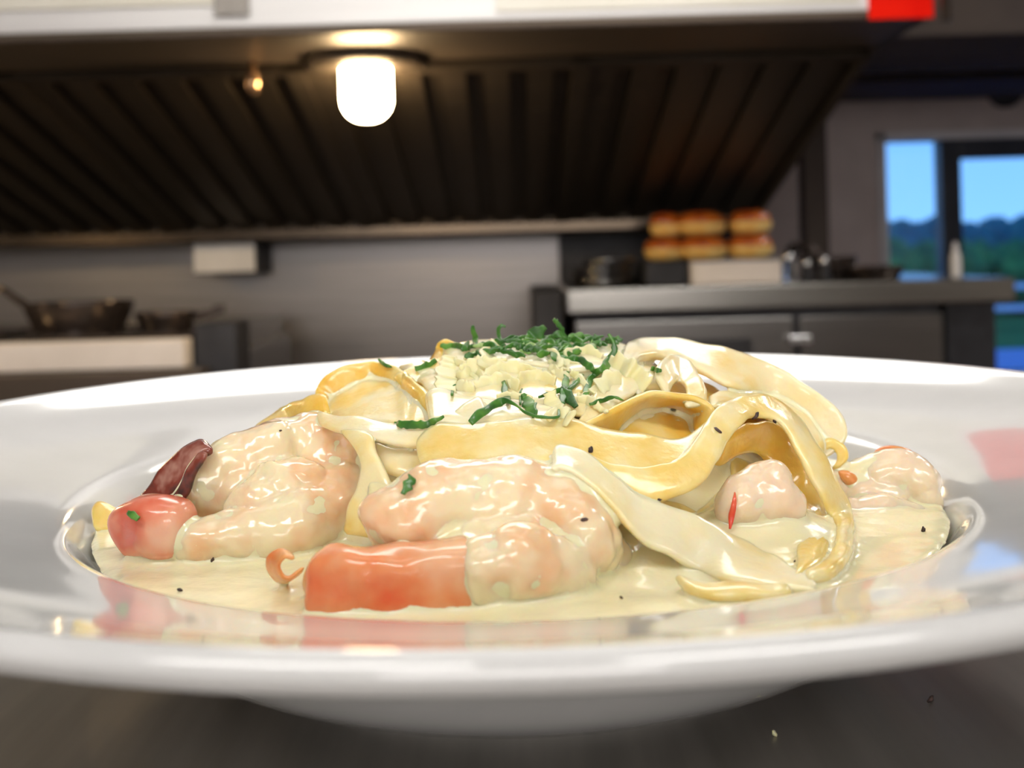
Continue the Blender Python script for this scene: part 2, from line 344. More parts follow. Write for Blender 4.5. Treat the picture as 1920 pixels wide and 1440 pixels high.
# baffle filters: slats follow the slope
sl = Vector((0, yr - yb, zr - zl)); L_ = sl.length; sl.normalize(); nrm = Vector((0, sl.z, -sl.y))
nm = 5; mw = (HX1 - 0.015 - HX0) / nm
for k in range(nm):
    bm = bmesh.new(); x0 = HX0 + k * mw; ns = 6; pw = (mw - 0.03) / ns
    def slab(xa, xb, d0, d1, s0=0.0, s1=None):
        s1 = L_ if s1 is None else s1
        vs = []
        for x in (xa, xb):
            for s in (s0, s1):
                for d in (d0, d1): vs.append(bm.verts.new(Vector((x, yb, zl)) + sl * s + nrm * d))
        for q in ((0, 1, 3, 2), (4, 6, 7, 5), (0, 4, 5, 1), (2, 3, 7, 6), (0, 2, 6, 4), (1, 5, 7, 3)): bm.faces.new([vs[i] for i in q])
    for j in range(ns):
        xa = x0 + 0.015 + j * pw
        slab(xa, xa + pw * 0.58, 0.0, 0.012, 0.02, L_ - 0.02)
        slab(xa + pw * 0.52, xa + pw * 0.96, -0.006, 0.0, 0.02, L_ - 0.02)
    slab(x0, x0 + 0.015, -0.03, 0.016); slab(x0 + mw - 0.015, x0 + mw, -0.03, 0.016)
    slab(x0, x0 + mw, -0.03, 0.014, 0, 0.02); slab(x0, x0 + mw, -0.03, 0.014, L_ - 0.02, L_)
    slab(x0, x0 + mw, -0.05, -0.045)
    bmesh.ops.recalc_face_normals(bm, faces=bm.faces)
    place(mesh_obj('baffle_filter', bm, M_baffle, smooth=False), hd)
zt1 = atY(500, 452, 2.42).z
boxo('grease_trough', (HX0, HX1, 2.36, 2.42, zt1, zr + 0.004), M_trough, hd, 0.006)
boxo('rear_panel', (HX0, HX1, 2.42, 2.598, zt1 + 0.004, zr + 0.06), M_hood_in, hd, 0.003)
# lamp hanging under the hood
def hood_lamp(X, label):
    e = empty('hood_lamp', (X, 1.50, zl), label, 'lamp')
    bm = bmesh.new(); lathe(bm, [(0, 0.0), (0.095, 0.0), (0.095, -0.010), (0.088, -0.016), (0, -0.016)], 0, 0, 40); mesh_obj('glow_block_holder', bm, M_hood_in, e)  # holder disc widened to block the lamp's upward glow
    bm = bmesh.new()
    ztop = -0.017; zb = atY(685, 228, 1.50).z - zl
    pr = [(0, ztop), (0.040, ztop)]
    for i in range(13):
        a_ = i / 12 * math.pi / 2; pr.append((0.040 * math.cos(a_) ** 0.8 if i < 12 else 0, (zb + 0.036) - 0.036 * math.sin(a_)))
    lathe(bm, pr, 0, 0, 40); mesh_obj('glass_globe', bm, M_bulb, e)
hood_lamp(atY(685, 103, 1.50).x, 'glowing jar shaped globe lamp hanging under the hood')
hood_lamp(-1.32, 'globe lamp under the left end of the hood, outside the picture')
# solid shape left of it, standing in for a small reflection
q = atY(474, 135, 1.50)
e = empty('lamp_reflection', (q.x, q.y, zl), 'small warm coloured shape standing in for a reflection beside the lamp', 'reflection_shape')
bm = bmesh.new(); hh = q.z - zl
lathe(bm, [(0, 0), (0.006, 0), (0.006, hh), (0.011, hh - 0.004), (0.012, hh - 0.02), (0.008, hh - 0.034), (0, hh - 0.036)], 0, 0, 20)
mesh_obj('nozzle', bm, mat('glint_brass', (0.6, 0.38, 0.22), 0.25, 0.9), e)

# papers on the hood front and the red card
def card(name, pxa, pxb, pyb, m, label, catg, thick=0.004, grp=None):
    a_ = atY(pxa, pyb, 1.295); b_ = atY(pxb, pyb, 1.295)
    o = boxo(name, (a_.x, b_.x, 1.300 - thick, 1.2995, a_.z, a_.z + 0.20), m, bev=0.001)
    return tag(o, label, catg, grp)
card('notice_sheet', -160, 402, 24, M_paper, 'cream notice sheet at the left end of the hood front', 'paper')
card('notice_sheet', 930, 1612, 22, M_paper, 'wide cream notice sheet on the hood front beside the red card', 'paper')
card('red_card', 1630, 1752, 36, M_redcard, 'bright red card at the right end of the hood front', 'card')
card('metal_bracket', 402, 468, 30, M_table, 'grey metal bracket on the hood front between pale panels', 'bracket', 0.008)
a_ = atY(1775, 40, 1.27)
bm = bmesh.new(); tube(bm, [(a_.x, 1.27, a_.z), (a_.x, 1.27, CEIL_Z)], 0.007, 12)
tag(mesh_obj('conduit_pipe', bm, M_counter), 'thin grey conduit pipe right of the red card', 'pipe')

# white socket box below the hood
a_ = atY(362, 458, 2.44); b_ = atY(484, 512, 2.44)
e = empty('socket_box', (a_.x, 2.60, b_.z), 'white socket box on the steel wall under the hood', 'socket')
boxo('casing', (a_.x, b_.x, 2.44, 2.60, b_.z, zt1 - 0.001), M_dark, e, 0.003)
boxo('cover_plate', (a_.x + 0.002, b_.x - 0.006, 2.434, 2.44, b_.z + 0.004, zt1 - 0.004), M_white, e, 0.002)

# ------------------------------------------------------------------ stove with pans, left
SY = 1.62
st = empty('cooking_range', (-0.9, SY, FZ), 'steel cooking range with a pale front strip left of the plate', 'stove')
zt = atY(200, 640, SY).z; zm = atY(200, 694, SY).z; xr = atY(345, 660, SY).x
boxo('body', (-1.7, xr + 0.02, SY + 0.02, 2.42, FZ, zm), M_door, st, 0.004)
boxo('front_strip', (-1.7, xr, SY, SY + 0.05, zm, zt), M_cream, st, 0.004)
boxo('cooktop', (-1.7, xr, SY + 0.05, 2.42, zm, zt - 0.004), M_counter, st, 0.002)
boxo('side_guard', (xr + 0.002, xr + 0.075, SY + 0.055, SY + 0.16, FZ, atY(400, 606, SY + .06).z), M_dark, st, 0.004)
boxo('shelf_lip', (-1.7, xr + 0.04, SY - 0.04, SY + 0.02, zm - 0.13, zm - 0.002), M_hood_in, st, 0.004)
for k, cx in enumerate((-1.12, -0.72)):
    bm = bmesh.new(); cy = SY + 0.21; gz = zt - 0.004
    for d in (-0.13, 0.13):
        box(bm, cx - 0.15, cx + 0.15, cy + d - 0.006, cy + d + 0.006, gz, gz + 0.012); box(bm, cx + d - 0.006, cx + d + 0.006, cy - 0.15, cy + 0.15, gz, gz + 0.012)
        for d2 in (-0.13, 0.13): pass
    box(bm, cx - 0.15, cx + 0.15, cy - 0.005, cy + 0.005, gz, gz + 0.012); box(bm, cx - 0.005, cx + 0.005, cy - 0.15, cy + 0.15, gz, gz + 0.012)
    place(mesh_obj('grate', bm, M_iron, smooth=False), st)
def pan(name, c, r, h, label, hdir, hlen, rise=0.03, m=M_iron, grp=None):
    e = empty(name, c, label, 'pan', grp)
    bm = bmesh.new()
    pr = smooth_profile([(0, 0), (r * .72, 0), (r * .80, h * .08), (r * .93, h * .6), (r, h), (r - .003, h + .002), (r * .91, h * .6), (r * .78, .008), (r * .6, .004), (0, .004)], 4)
    lathe(bm, pr, 0, 0, 56); mesh_obj('pan_body', bm, m, e)
    d = Vector((math.cos(hdir), math.sin(hdir), 0)); bm = bmesh.new()
    P = [d * (r * .95) + Vector((0, 0, h * .7)), d * (r + .04) + Vector((0, 0, h + rise * .4)), d * (r + hlen * .6) + Vector((0, 0, h + rise)), d * (r + hlen) + Vector((0, 0, h + rise))]
    tube(bm, [cat(P, i / 6) for i in range(19)], [0.009 - 0.003 * math.sin(i / 18 * 3.14) for i in range(19)], 12)
    mesh_obj('handle', bm, m, e)
    return e
gz = zt + 0.008
pc = atY(150, 600, SY + 0.17)
pan('frying_pan', (pc.x, SY + 0.17, gz), 0.098, 0.052, 'deep dark frying pan on the stove grate at far left', 2.9, 0.12)
pc = atY(312, 600, SY + 0.16)
pan('frying_pan', (pc.x, SY + 0.16, gz), 0.055, 0.030, 'small dark pan at the right edge of the stove', 0.25, 0.05, 0.004)

# ------------------------------------------------------------------ right counter with fridge
CY = 2.0
cu = empty('fridge_counter', (0.6, CY, FZ), 'steel refrigerated counter below the hood at right', 'counter')
ct = atY(1500, 531, CY).z; cb = atY(1500, 577, CY).z; cx0 = atY(1062, 550, CY).x; cx1 = atY(1905, 550, CY).x
boxo('worktop', (cx0, cx1, CY, 2.595, cb, ct), M_counter, cu, 0.005)
xa = atY(1080, 620, CY + .03).x; xb_ = atY(1488, 620, CY + .03).x; xc = atY(1500, 620, CY + .03).x; xd = atY(1768, 620, CY + .03).x
boxo('carcass', (xa, xd, CY + 0.05, 2.58, FZ + 0.1, cb - 0.001), M_dark, cu, 0.003)
for (l, r_) in ((xa, xb_), (xc, xd)):
    d = boxo('door', (l, r_, CY + 0.03, CY + 0.05, FZ + 0.12, cb - 0.02), M_door, cu, 0.003)
boxo('vent_grille', (atY(1280, 620, CY + .02).x, atY(1410, 620, CY + .02).x, CY + 0.022, CY + 0.03, cb - 0.16, cb - 0.062), M_dark, cu, 0.002)
hx = atY(1502, 640, CY); 
boxo('handle', (hx.x - 0.022, hx.x + 0.022, CY, CY + 0.03, hx.z - 0.006, hx.z + 0.012), M_chrome, cu, 0.003)
boxo('end_leg', (atY(1775, 620, CY + .1).x, atY(1868, 620, CY + .1).x, CY + 0.1, CY + 0.2, FZ, cb - 0.001), M_dark, cu, 0.004)
boxo('end_leg', (atY(1775, 620, CY + .1).x, atY(1868, 620, CY + .1).x, 2.45, 2.55, FZ, cb - 0.001), M_dark, cu, 0.004)
boxo('dark_gap_box_x', (atY(1002, 600, 2.1).x, cx0 - 0.004, 2.1, 2.595, FZ, atY(1030, 545, 2.1).z), M_dark, None, 0.004)
o = bpy.data.objects['dark_gap_box_x']; o.name = 'dark_gap_box'; tag(o, 'made-up black box standing in for the dark gap beside the fridge counter', 'dark_gap')  # black box put in for the dark gap left of the counter
g = empty('dark_backing', (0.4, 2.42, ct), 'made-up black backing for the dark area behind the buns', 'dark_backing')  # invented black backing, put in to keep the area behind the buns dark
boxo('dark_backing_base', (atY(1075, 500, 2.36).x, atY(1440, 500, 2.36).x, 2.34, 2.57, ct, ct + 0.03), M_dark, g, 0.004)
boxo('dark_backing_panel', (atY(1050, 500, 2.56).x, atY(1436, 500, 2.56).x, 2.57, 2.596, ct, zt1 - 0.002), M_dark, g, 0.003)
# items on the counter
ITY = 2.14
def ix(px, y=500): return atY(px, y, ITY).x
tx0, tx1 = ix(1286), ix(1452)
ty = atY(1400, 484, ITY).z
e = empty('serving_tray', ((tx0 + tx1) / 2, ITY, ct), 'pale cream box tray under the stacked buns', 'tray')
boxo('tray_body', (tx0, tx1, ITY - 0.07, ITY + 0.13, ct, ty - 0.004), M_cream, e, 0.006)
boxo('rim', (tx0 - 0.004, tx1 + 0.004, ITY - 0.074, ITY + 0.134, ty - 0.005, ty), M_counter, e, 0.002)
ox0 = ix(1205)
e = empty('storage_box', ((ox0 + tx0) / 2, ITY, ct), 'low dark box left of the cream tray holding two buns', 'box')
boxo('box_body', (ox0, tx0 - 0.006, ITY - 0.06, ITY + 0.12, ct, ty - 0.003), M_dark, e, 0.005)
boxo('lid', (ox0 - 0.003, tx0 - 0.005, ITY - 0.063, ITY + 0.123, ty - 0.003, ty), M_dark, e, 0.001)
BUN = {}
def bun(cx, cy, z, r, h, label):
    e = empty('burger_bun', (cx, cy, z), label, 'bun', 'glazed burger buns stacked on the counter')
    bm = bmesh.new()
    lathe(bm, smooth_profile([(0, 0), (r * .6, 0), (r * .88, h * .12), (r * .99, h * .32), (r * .97, h * .5), (r * .5, h * .55), (0, h * .55)], 4), 0, 0, 32); mesh_obj('bun_base', bm, M_crumb, e)
    bm = bmesh.new()
    lathe(bm, smooth_profile([(r * .9, h * .49), (r * 1.0, h * .50), (r * .95, h * .70), (r * .70, h * .90), (r * .35, h * .985), (0, h)], 4), 0, 0, 32); mesh_obj('bun_top', bm, M_crust, e)
bh = (atY(1400, 438, ITY).z - ty)
sr = 1
for (a_, b_, row, lab, dy) in ((1213, 1290, 0, 'glazed bun at the left of the lower row', 0.03), (1276, 1366, 0, 'glazed bun in the middle of the lower row', 0), (1366, 1452, 0, 'pale glazed bun at the right of the lower row', 0),
                           (1224, 1288, 1, 'glazed bun at the left of the upper row', 0.03), (1272, 1364, 1, 'largest glazed bun in the middle of the upper row', 0), (1370, 1450, 1, 'dark topped glazed bun at the right of the upper row', 0)):
    xa, xb2 = ix(a_), ix(b_); r_ = (xb2 - xa) / 2
    bun((xa + xb2) / 2, ITY + dy + 0.01, ty + row * bh * 1.0, r_, bh * 0.985, lab)
# stack of small pans
for k, (pxc, r_, z_) in enumerate(((1130, 0.075, 0), (1128, 0.068, 0.020), (1140, 0.060, 0.040))):
    xx = ix(pxc); e = empty('metal_dish', (xx, ITY + 0.02, ct + z_), ['lowest and widest metal dish in the stack on the counter', 'middle metal dish in the stack on the counter', 'topmost metal dish in the stack on the counter'][k], 'dish', 'stacked metal dishes')
    bm = bmesh.new(); lathe(bm, smooth_profile([(0, 0), (r_ * .7, 0), (r_ * .95, .012), (r_, .018), (r_ * .97, .019), (r_ * .68, .003), (0, .003)], 4), 0, 0, 40); mesh_obj('bowl', bm, M_chrome, e)
    bm = bmesh.new(); tube(bm, [(r_ * math.cos(i / 20 * 6.2832), r_ * math.sin(i / 20 * 6.2832), .018) for i in range(21)], 0.002, 6, False); mesh_obj('rolled_rim', bm, M_chrome, e)
# shakers
def shaker(px, h, r, label, m=M_glass):
    xx = ix(px); e = empty('shaker', (xx, ITY - 0.02, ct), label, 'shaker', 'small shakers beside the buns')
    bm = bmesh.new(); lathe(bm, smooth_profile([(0, 0), (r, 0), (r, h * .3), (r * .85, h * .7), (r * .7, h * .72)], 3), 0, 0, 24); mesh_obj('jar', bm, m, e)
    bm = bmesh.new(); lathe(bm, smooth_profile([(r * .76, h * .7), (r * .8, h * .74), (r * .8, h * .9), (r * .5, h), (0, h * 1.02)], 3), 0, 0, 24); mesh_obj('cap', bm, M_chrome, e)
shaker(1474, 0.062, 0.017, 'tall glass shaker right of the bun tray')
shaker(1508, 0.046, 0.013, 'short steel topped shaker between two shakers', M_dark)
shaker(1540, 0.052, 0.013, 'dark shaker nearest the black pans', M_dark)
pan('frying_pan', (ix(1645), ITY + 0.03, ct), 0.068, 0.026, 'black frying pan on the counter in front of the window', 2.75, 0.11, 0.05)
pan('frying_pan', (ix(1606), ITY + 0.16, ct + 0.0), 0.05, 0.048, 'small black pan behind the black frying pan', 2.9, 0.06, 0.02)
# pale bottle in front of the window, right
bx = ix(1792); e = empty('squeeze_bottle', (bx, ITY, ct), 'slim pale bottle standing in front of the window post', 'bottle')
bm = bmesh.new(); lathe(bm, smooth_profile([(0, 0), (.011, 0), (.011, .045), (.006, .055), (.006, .06)], 3), 0, 0, 20); mesh_obj('bottle_body', bm, M_white, e)
bm = bmesh.new(); lathe(bm, [(.007, .059), (.007, .065), (.003, .075), (0, .078)], 0, 0, 20); mesh_obj('nozzle', bm, M_frame, e)

# ------------------------------------------------------------------ outside
bm = bmesh.new(); box(bm, -200, 400, 6.3, 700, -3.2, -3.0)
struct(mesh_obj('ground', bm, M_grass, smooth=False))
tag(boxo('patio_deck', (0.8, 9, 6.15, 10, -1.2, -0.92), mat('blue_grey_deck', (0.12, 0.2, 0.42), 0.5)), 'blue grey terrace deck outside the window', 'deck')
rail = empty('railing', (4, 9.8, -0.92), 'pale terrace railing outside the window', 'railing')
for z in (-0.55, -0.35): boxo('rail', (1, 8.5, 9.78, 9.82, z, z + 0.05), M_white, rail, 0.004)
for k in range(8): boxo('post', (1 + k, 1.06 + k, 9.77, 9.83, -0.92, -0.3), M_white, rail, 0.004)
def tree(x, y, zt_, r, m, label):
    e = empty('tree', (x, y, -3.0), label, 'tree', 'trees beyond the window')
    bm = bmesh.new(); bmesh.ops.create_icosphere(bm, subdivisions=4, radius=1.0)
    H = zt_ + 3.0
    for v in bm.verts:
        n = v.co.normalized(); k = 1 + 0.28 * noise.noise(n * 1.7 + Vector((x, y, 0))) + 0.16 * noise.noise(n * 5 + Vector((y, x, 3)))
        v.co = Vector((n.x * r * k, n.y * r * k, H * 0.54 + n.z * H * 0.46 * k))
    mesh_obj('crown', bm, m, e)
    bm = bmesh.new(); tube(bm, [(0, 0, 0), (0.1, 0, H * .25), (0, 0, H * .5)], [.45, .35, .2], 10); mesh_obj('trunk', bm, M_bark, e)
tl = [(1640 + 58 * k, 411 + 6 * math.sin(k * 2.3), 90 - 9 * (k % 2), 2.0, 0) for k in range(6)] + [(1665 + 62 * k, 452 + 10 * math.sin(k * 3.1), 46 + 7 * (k % 2), 1.25, 1) for k in range(5)]
for i, (px, py, Y, r, mm) in enumerate(tl):
    q = atY(px, py, Y)
    tree(q.x, q.y, q.z, r, (M_leaf2, M_leaf)[mm], ['far bluish tree on the skyline beyond the window', 'nearer bright green tree below the skyline beyond the window'][mm])

# ------------------------------------------------------------------ the plate
cm = 0.01
top = [(0, .95), (4.5, .96), (6.6, 1.15), (7.9, 1.75), (8.7, 2.6), (9.12, 3.15), (9.45, 3.42), (10.2, 3.60), (11.6, 3.88), (13.0, 4.28), (14.0, 4.68), (14.35, 4.83)]
lip = [(14.5, 4.83), (14.62, 4.72), (14.6, 4.56), (14.4, 4.40)]
und = [(13.4, 4.02), (11.8, 3.45), (10.4, 3.00), (9.5, 2.65), (8.8, 2.05), (8.0, 1.36), (7.2, .86), (6.5, .56), (5.7, .40), (5.1, .36)]
pr = smooth_profile([(r * cm, z * cm) for r, z in top + lip + und + [(0, .36)]], 5)
plate = empty('pasta_plate', (0, 0, 0), 'wide rimmed white china pasta plate filled with creamy fettuccine', 'plate')
bm = bmesh.new(); lathe(bm, pr, 0, 0, 192); mesh_obj('plate_body', bm, M_china, plate)
bm = bmesh.new()
pr = smooth_profile([(r * cm, z * cm) for r, z in [(5.2, .42), (5.2, .30), (5.05, .05), (4.9, 0), (4.7, .05), (4.55, .30), (4.55, .42)]], 4)
lathe(bm, pr, 0, 0, 160, closed=True); mesh_obj('foot_ring', bm, M_china, plate)

# ------------------------------------------------------------------ sauce
BUMPS = [(atZ(px, py, 0.03), rad * 0.01, h * 0.01) for px, py, rad, h in ((1430, 1005, 1.2, 0.85), (1240, 1040, 1.2, 0.55), (700, 975, 1.5, 0.6), (1630, 965, 1.3, 0.10), (450, 990, 1.6, 0.2), (1000, 1040, 1.6, 0.3))]
RS = 0.0893
bm = bmesh.new(); NR, NA = 70, 160; rings = [[bm.verts.new((0, 0, DC.z + DA.z * .87))]]
for i in range(1, NR + 1):
    ring = []
    for j in range(NA):
        a_ = 2 * math.pi * j / NA
        rr = RS * i / NR * (1 - (0.012 * (0.5 + noise.noise(Vector((math.cos(a_) * 2, math.sin(a_) * 2, 0))))) * (i / NR) ** 4)
        x, y = rr * math.cos(a_), rr * math.sin(a_)
        q = 1 - ((x - DC.x) / (DA.x * .88)) ** 2 - ((y - DC.y) / (DA.y * .88)) ** 2
        z = 0.0298 + 0.0006 * noise.noise(Vector((x * 60, y * 60, 1))) + 0.0003 * noise.noise(Vector((x * 220, y * 220, 5)))
        for bp_, rad_, h_ in BUMPS: z += h_ * math.exp(-((x - bp_.x) ** 2 + (y - bp_.y) ** 2) / rad_ ** 2)
        zd = DC.z + DA.z * .89 * (math.sqrt(q) if q > 0 else -0.5 * math.sqrt(-q)) + 0.0014 * noise.noise(Vector((x * 90, y * 90, 8)))
        z = math.log(math.exp((z - 0.03) / 0.0016) + math.exp((zd - 0.03) / 0.0016)) * 0.0016 + 0.03
        if i == NR: z -= 0.0006
        ring.append(bm.verts.new((x, y, z)))
    rings.append(ring)
for i in range(NR):
    a_, b_ = rings[i], rings[i + 1]
    for j in range(NA):
        k = (j + 1) % NA
        if i == 0: bm.faces.new((a_[0], b_[j], b_[k]))
        else: bm.faces.new((a_[j], b_[j], b_[k], a_[k]))
c_ = bm.verts.new((0, 0, 0.0098))
low = [bm.verts.new((v.co.x * 0.5, v.co.y * 0.5, 0.0101)) for v in rings[-1]]
mid = [bm.verts.new((v.co.x * 0.86, v.co.y * 0.86, 0.0175)) for v in rings[-1]]
for j in range(NA):
    k = (j + 1) % NA
    bm.faces.new((rings[-1][k], rings[-1][j], mid[j], mid[k])); bm.faces.new((mid[k], mid[j], low[j], low[k])); bm.faces.new((low[k], low[j], c_))
bmesh.ops.recalc_face_normals(bm, faces=bm.faces)
SAUCE_BED = bm

# ------------------------------------------------------------------ noodles
BVH = []     # (bvh) of food surfaces for laying garnish on them
SOLID_V, SOLID_F = [], []
def add_bvh(bm):
    BVH.append(BVHTree.FromBMesh(bm)); n0 = len(SOLID_V); bm.verts.index_update()
    SOLID_V.extend([v.co.copy() for v in bm.verts]); SOLID_F.extend([[n0 + v.index for v in f.verts] for f in bm.faces])
def hit(px, py):
    d = ray(px, py); best = None
    for b in BVH:
        h = b.ray_cast(CAM, d)
        if h[0] is not None and (best is None or h[3] < best[3]): best = h
    return best
def ribbon_bm(A, B, th, sub=8, n=14, bow=0.0, rnd=True, seed=0, wob=0.0):
    m = len(A); bm = bmesh.new(); rings = []; N = (m - 1) * sub + 1
    cs = []; hs = []
    for i in range(N):
        t = i / sub; t = min(t, m - 1 - 1e-6)
        a, b = cat(A, t), cat(B, t); cs.append((a + b) / 2); hs.append((b - a) / 2)
    prev = None
    for i in range(N):
        tg = (cs[min(i + 1, N - 1)] - cs[max(i - 1, 0)]); h = hs[i]
        nn = tg.cross(h)
        if nn.length < 1e-12: nn = prev or Vector((0, 0, 1))
        nn.normalize()
        if prev and nn.dot(prev) < 0: nn = -nn
        prev = nn
        e = 1.0
        if rnd:
            u = min(i, N - 1 - i) / (sub * 0.35)
            if u < 1: e = math.sqrt(max(0.0, 1 - (1 - u) ** 2)) * 0.75 + 0.25
        ring = []
        for k in range(n):
            a_ = 2 * math.pi * k / n; c, s = math.cos(a_), math.sin(a_)
            cc = math.copysign(abs(c) ** 0.55, c); ss = math.copysign(abs(s) ** 0.8, s)
            p = cs[i] + h * cc * (0.6 + 0.4 * e) + nn * (ss * th / 2 * e + bow * (1 - cc * cc))
            if wob: p = p + nn * wob * noise.noise(p * 180 + Vector((seed, 0, 0))) + h.normalized() * wob * 0.8 * noise.noise(p * 220 + Vector((0, seed, 9)))
            ring.append(bm.verts.new(p))
        rings.append(ring)
    for a, b in zip(rings, rings[1:]):
        for k in range(n): bm.faces.new((a[k], a[(k + 1) % n], b[(k + 1) % n], b[k]))
    bm.faces.new(rings[0][::-1]); bm.faces.new(rings[-1])
    bmesh.ops.recalc_face_normals(bm, faces=bm.faces)
    return bm
def P(p, k):
    if len(p) == 3: k = p[2]
    return dome(p[0], p[1], k)
cnt = [0]
def noodle(A, B, ka, kb, label, m=None, th=0.0019, bow=0.0, group=None, wob=0.0007, name='fettuccine_noodle'):
    """A, B: pixel paths of the two edges (with an optional own heap scale); ka, kb: heap scale of either edge"""
    cnt[0] += 1
    bm = ribbon_bm([P(p, ka) for p in A], [P(p, kb) for p in B], th, bow=bow, seed=cnt[0] * 3.1, wob=wob)
    add_bvh(bm)
    o = mesh_obj(name, bm, m or M_pasta)
    return tag(o, label, 'noodle', group)

# buried filler strands, wound round the heap
rf = random.Random(3)
for i in range(34):
    phi = rf.uniform(-0.2, math.pi + .2) if i % 3 == 0 else rf.uniform(math.pi, 2 * math.pi)
    el = rf.uniform(0.08, 1.1); span = rf.uniform(0.7, 1.5); k = rf.uniform(0.86, 0.93); tilt = rf.uniform(-0.5, 0.5)
    A, B = [], []
    for j in range(7):
        u = j / 6 - 0.5; a_ = phi + u * span; e_ = max(0.02, min(1.45, el + u * tilt + 0.12 * math.sin(j * 1.7 + i)))
        def q(e2, kk): return Vector((DC.x + DA.x * kk * math.cos(a_) * math.cos(e2), DC.y + DA.y * kk * math.sin(a_) * math.cos(e2), DC.z + DA.z * kk * math.sin(e2)))
        A.append(q(e_ + 0.10, k)); B.append(q(e_ - 0.10, k * 1.02))
    bm = ribbon_bm(A, B, 0.0018, seed=i, wob=0.0006); add_bvh(bm)
    tag(mesh_obj('fettuccine_noodle', bm, (M_pasta_y, M_pasta, M_pasta_p)[i % 3]), 'cream coated fettuccine strand wound into the heap under the top strands', 'noodle', 'fettuccine wound inside the heap')

noodle([(600, 805), (590, 770), (592, 735), (612, 702), (650, 683), (700, 677), (748, 690), (785, 720), (812, 760), (826, 800)],
       [(662, 800), (640, 782), (636, 758), (650, 738), (680, 727), (712, 727), (742, 738), (765, 755), (785, 775), (800, 800)], 1.03, 0.9,
       'large yellow fettuccine loop at the upper left of the heap', M_pasta_y)
noodle([(606, 775), (636, 738), (690, 715), (742, 722), (784, 757), (806, 790)], [(622, 818), (662, 805), (705, 800), (745, 804), (780, 812), (806, 818)], 0.95, 1.0,
       'creamy fettuccine inside the upper left loop', M_pasta)
noodle([(742, 686), (770, 705), (795, 730), (812, 760), (820, 795)], [(800, 680), (822, 700), (850, 735), (862, 765), (868, 795)], 0.98, 0.98,
       'pale translucent fettuccine flap beside the upper left loop', M_pasta_p)
noodle([(592, 775), (650, 782), (720, 790), (790, 795), (840, 782), (875, 757), (900, 742)], [(600, 800), (650, 812), (715, 828), (780, 836), (835, 822), (880, 795), (920, 780)], 1.08, 1.10,
       'whitish sauce covered fettuccine crossing below the upper left loop', M_pasta_p)
noodle([(782, 850), (784, 822), (812, 800), (860, 795), (930, 793), (1000, 783), (1080, 787), (1150, 803), (1220, 818), (1285, 820), (1330, 790), (1352, 765)],
       [(800, 900), (812, 893), (840, 880), (880, 872), (940, 868), (1010, 868), (1080, 880), (1150, 893), (1225, 893), (1290, 878), (1335, 840), (1362, 800)], 1.12, 1.2,
       'broad yellow fettuccine band across the front of the heap', M_pasta, bow=0.0004)
noodle([(1100, 850), (1165, 875), (1237, 872), (1281, 850), (1310, 812), (1331, 781), (1362, 753), (1409, 742), (1456, 750), (1500, 781), (1532, 837), (1565, 897), (1594, 953), (1601, 1010), (1590, 1050), (1560, 1078), (1515, 1090)],
       [(1110, 900), (1175, 938), (1240, 945), (1315, 908), (1345, 869), (1372, 822), (1392, 797), (1420, 780), (1452, 788), (1482, 822), (1508, 872), (1535, 925), (1560, 972), (1568, 1012), (1558, 1040), (1538, 1060), (1505, 1072)], 1.2, 1.2,
       'long looping fettuccine falling down the right front of the heap', M_pasta)
noodle([(1350, 830), (1400, 795), (1450, 795), (1490, 830), (1520, 885), (1545, 950), (1555, 1010), (1545, 1060)], [(1340, 880), (1380, 850), (1420, 850), (1450, 885), (1472, 940), (1488, 1000), (1495, 1050), (1490, 1085)], 1.1, 1.0,
       'yellow fettuccine strand inside the long right loop', M_pasta_y)
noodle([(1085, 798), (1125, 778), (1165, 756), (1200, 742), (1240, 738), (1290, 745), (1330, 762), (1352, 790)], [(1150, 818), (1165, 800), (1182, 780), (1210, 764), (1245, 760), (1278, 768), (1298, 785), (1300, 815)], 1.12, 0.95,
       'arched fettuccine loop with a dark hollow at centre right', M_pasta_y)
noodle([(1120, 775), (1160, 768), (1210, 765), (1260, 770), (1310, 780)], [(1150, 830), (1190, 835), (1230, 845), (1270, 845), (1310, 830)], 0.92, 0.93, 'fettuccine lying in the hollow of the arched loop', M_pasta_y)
noodle([(1165, 668), (1185, 640), (1240, 634), (1310, 644), (1390, 664), (1470, 695), (1535, 735), (1580, 775), (1588, 815), (1568, 845), (1540, 862)],
       [(1180, 700), (1205, 672), (1250, 672), (1310, 696), (1375, 728), (1440, 752), (1495, 775), (1530, 800), (1540, 822), (1540, 842), (1530, 858)], (1.06), 1.08,
       'very broad smooth fettuccine curving over the right back of the heap', M_pasta_p, th=0.0026, bow=0.0006)
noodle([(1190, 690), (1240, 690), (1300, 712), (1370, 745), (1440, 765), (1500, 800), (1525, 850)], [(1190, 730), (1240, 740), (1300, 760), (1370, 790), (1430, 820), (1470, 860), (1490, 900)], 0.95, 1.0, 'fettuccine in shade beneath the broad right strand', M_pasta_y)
noodle([(1228, 700), (1240, 675), (1268, 668), (1298, 685), (1318, 715), (1328, 755)], [(1252, 745), (1262, 725), (1272, 715), (1280, 722), (1285, 740), (1285, 765)], 1.12, 1.08, 'short pale fettuccine fold hanging under the broad right strand', M_pasta_p)
noodle([(1330, 738), (1390, 735), (1450, 745), (1505, 775), (1535, 815), (1540, 860)], [(1330, 765), (1385, 765), (1435, 780), (1480, 812), (1505, 850), (1515, 890)], 1.06, 1.1, 'fettuccine running behind the long right loop', M_pasta)
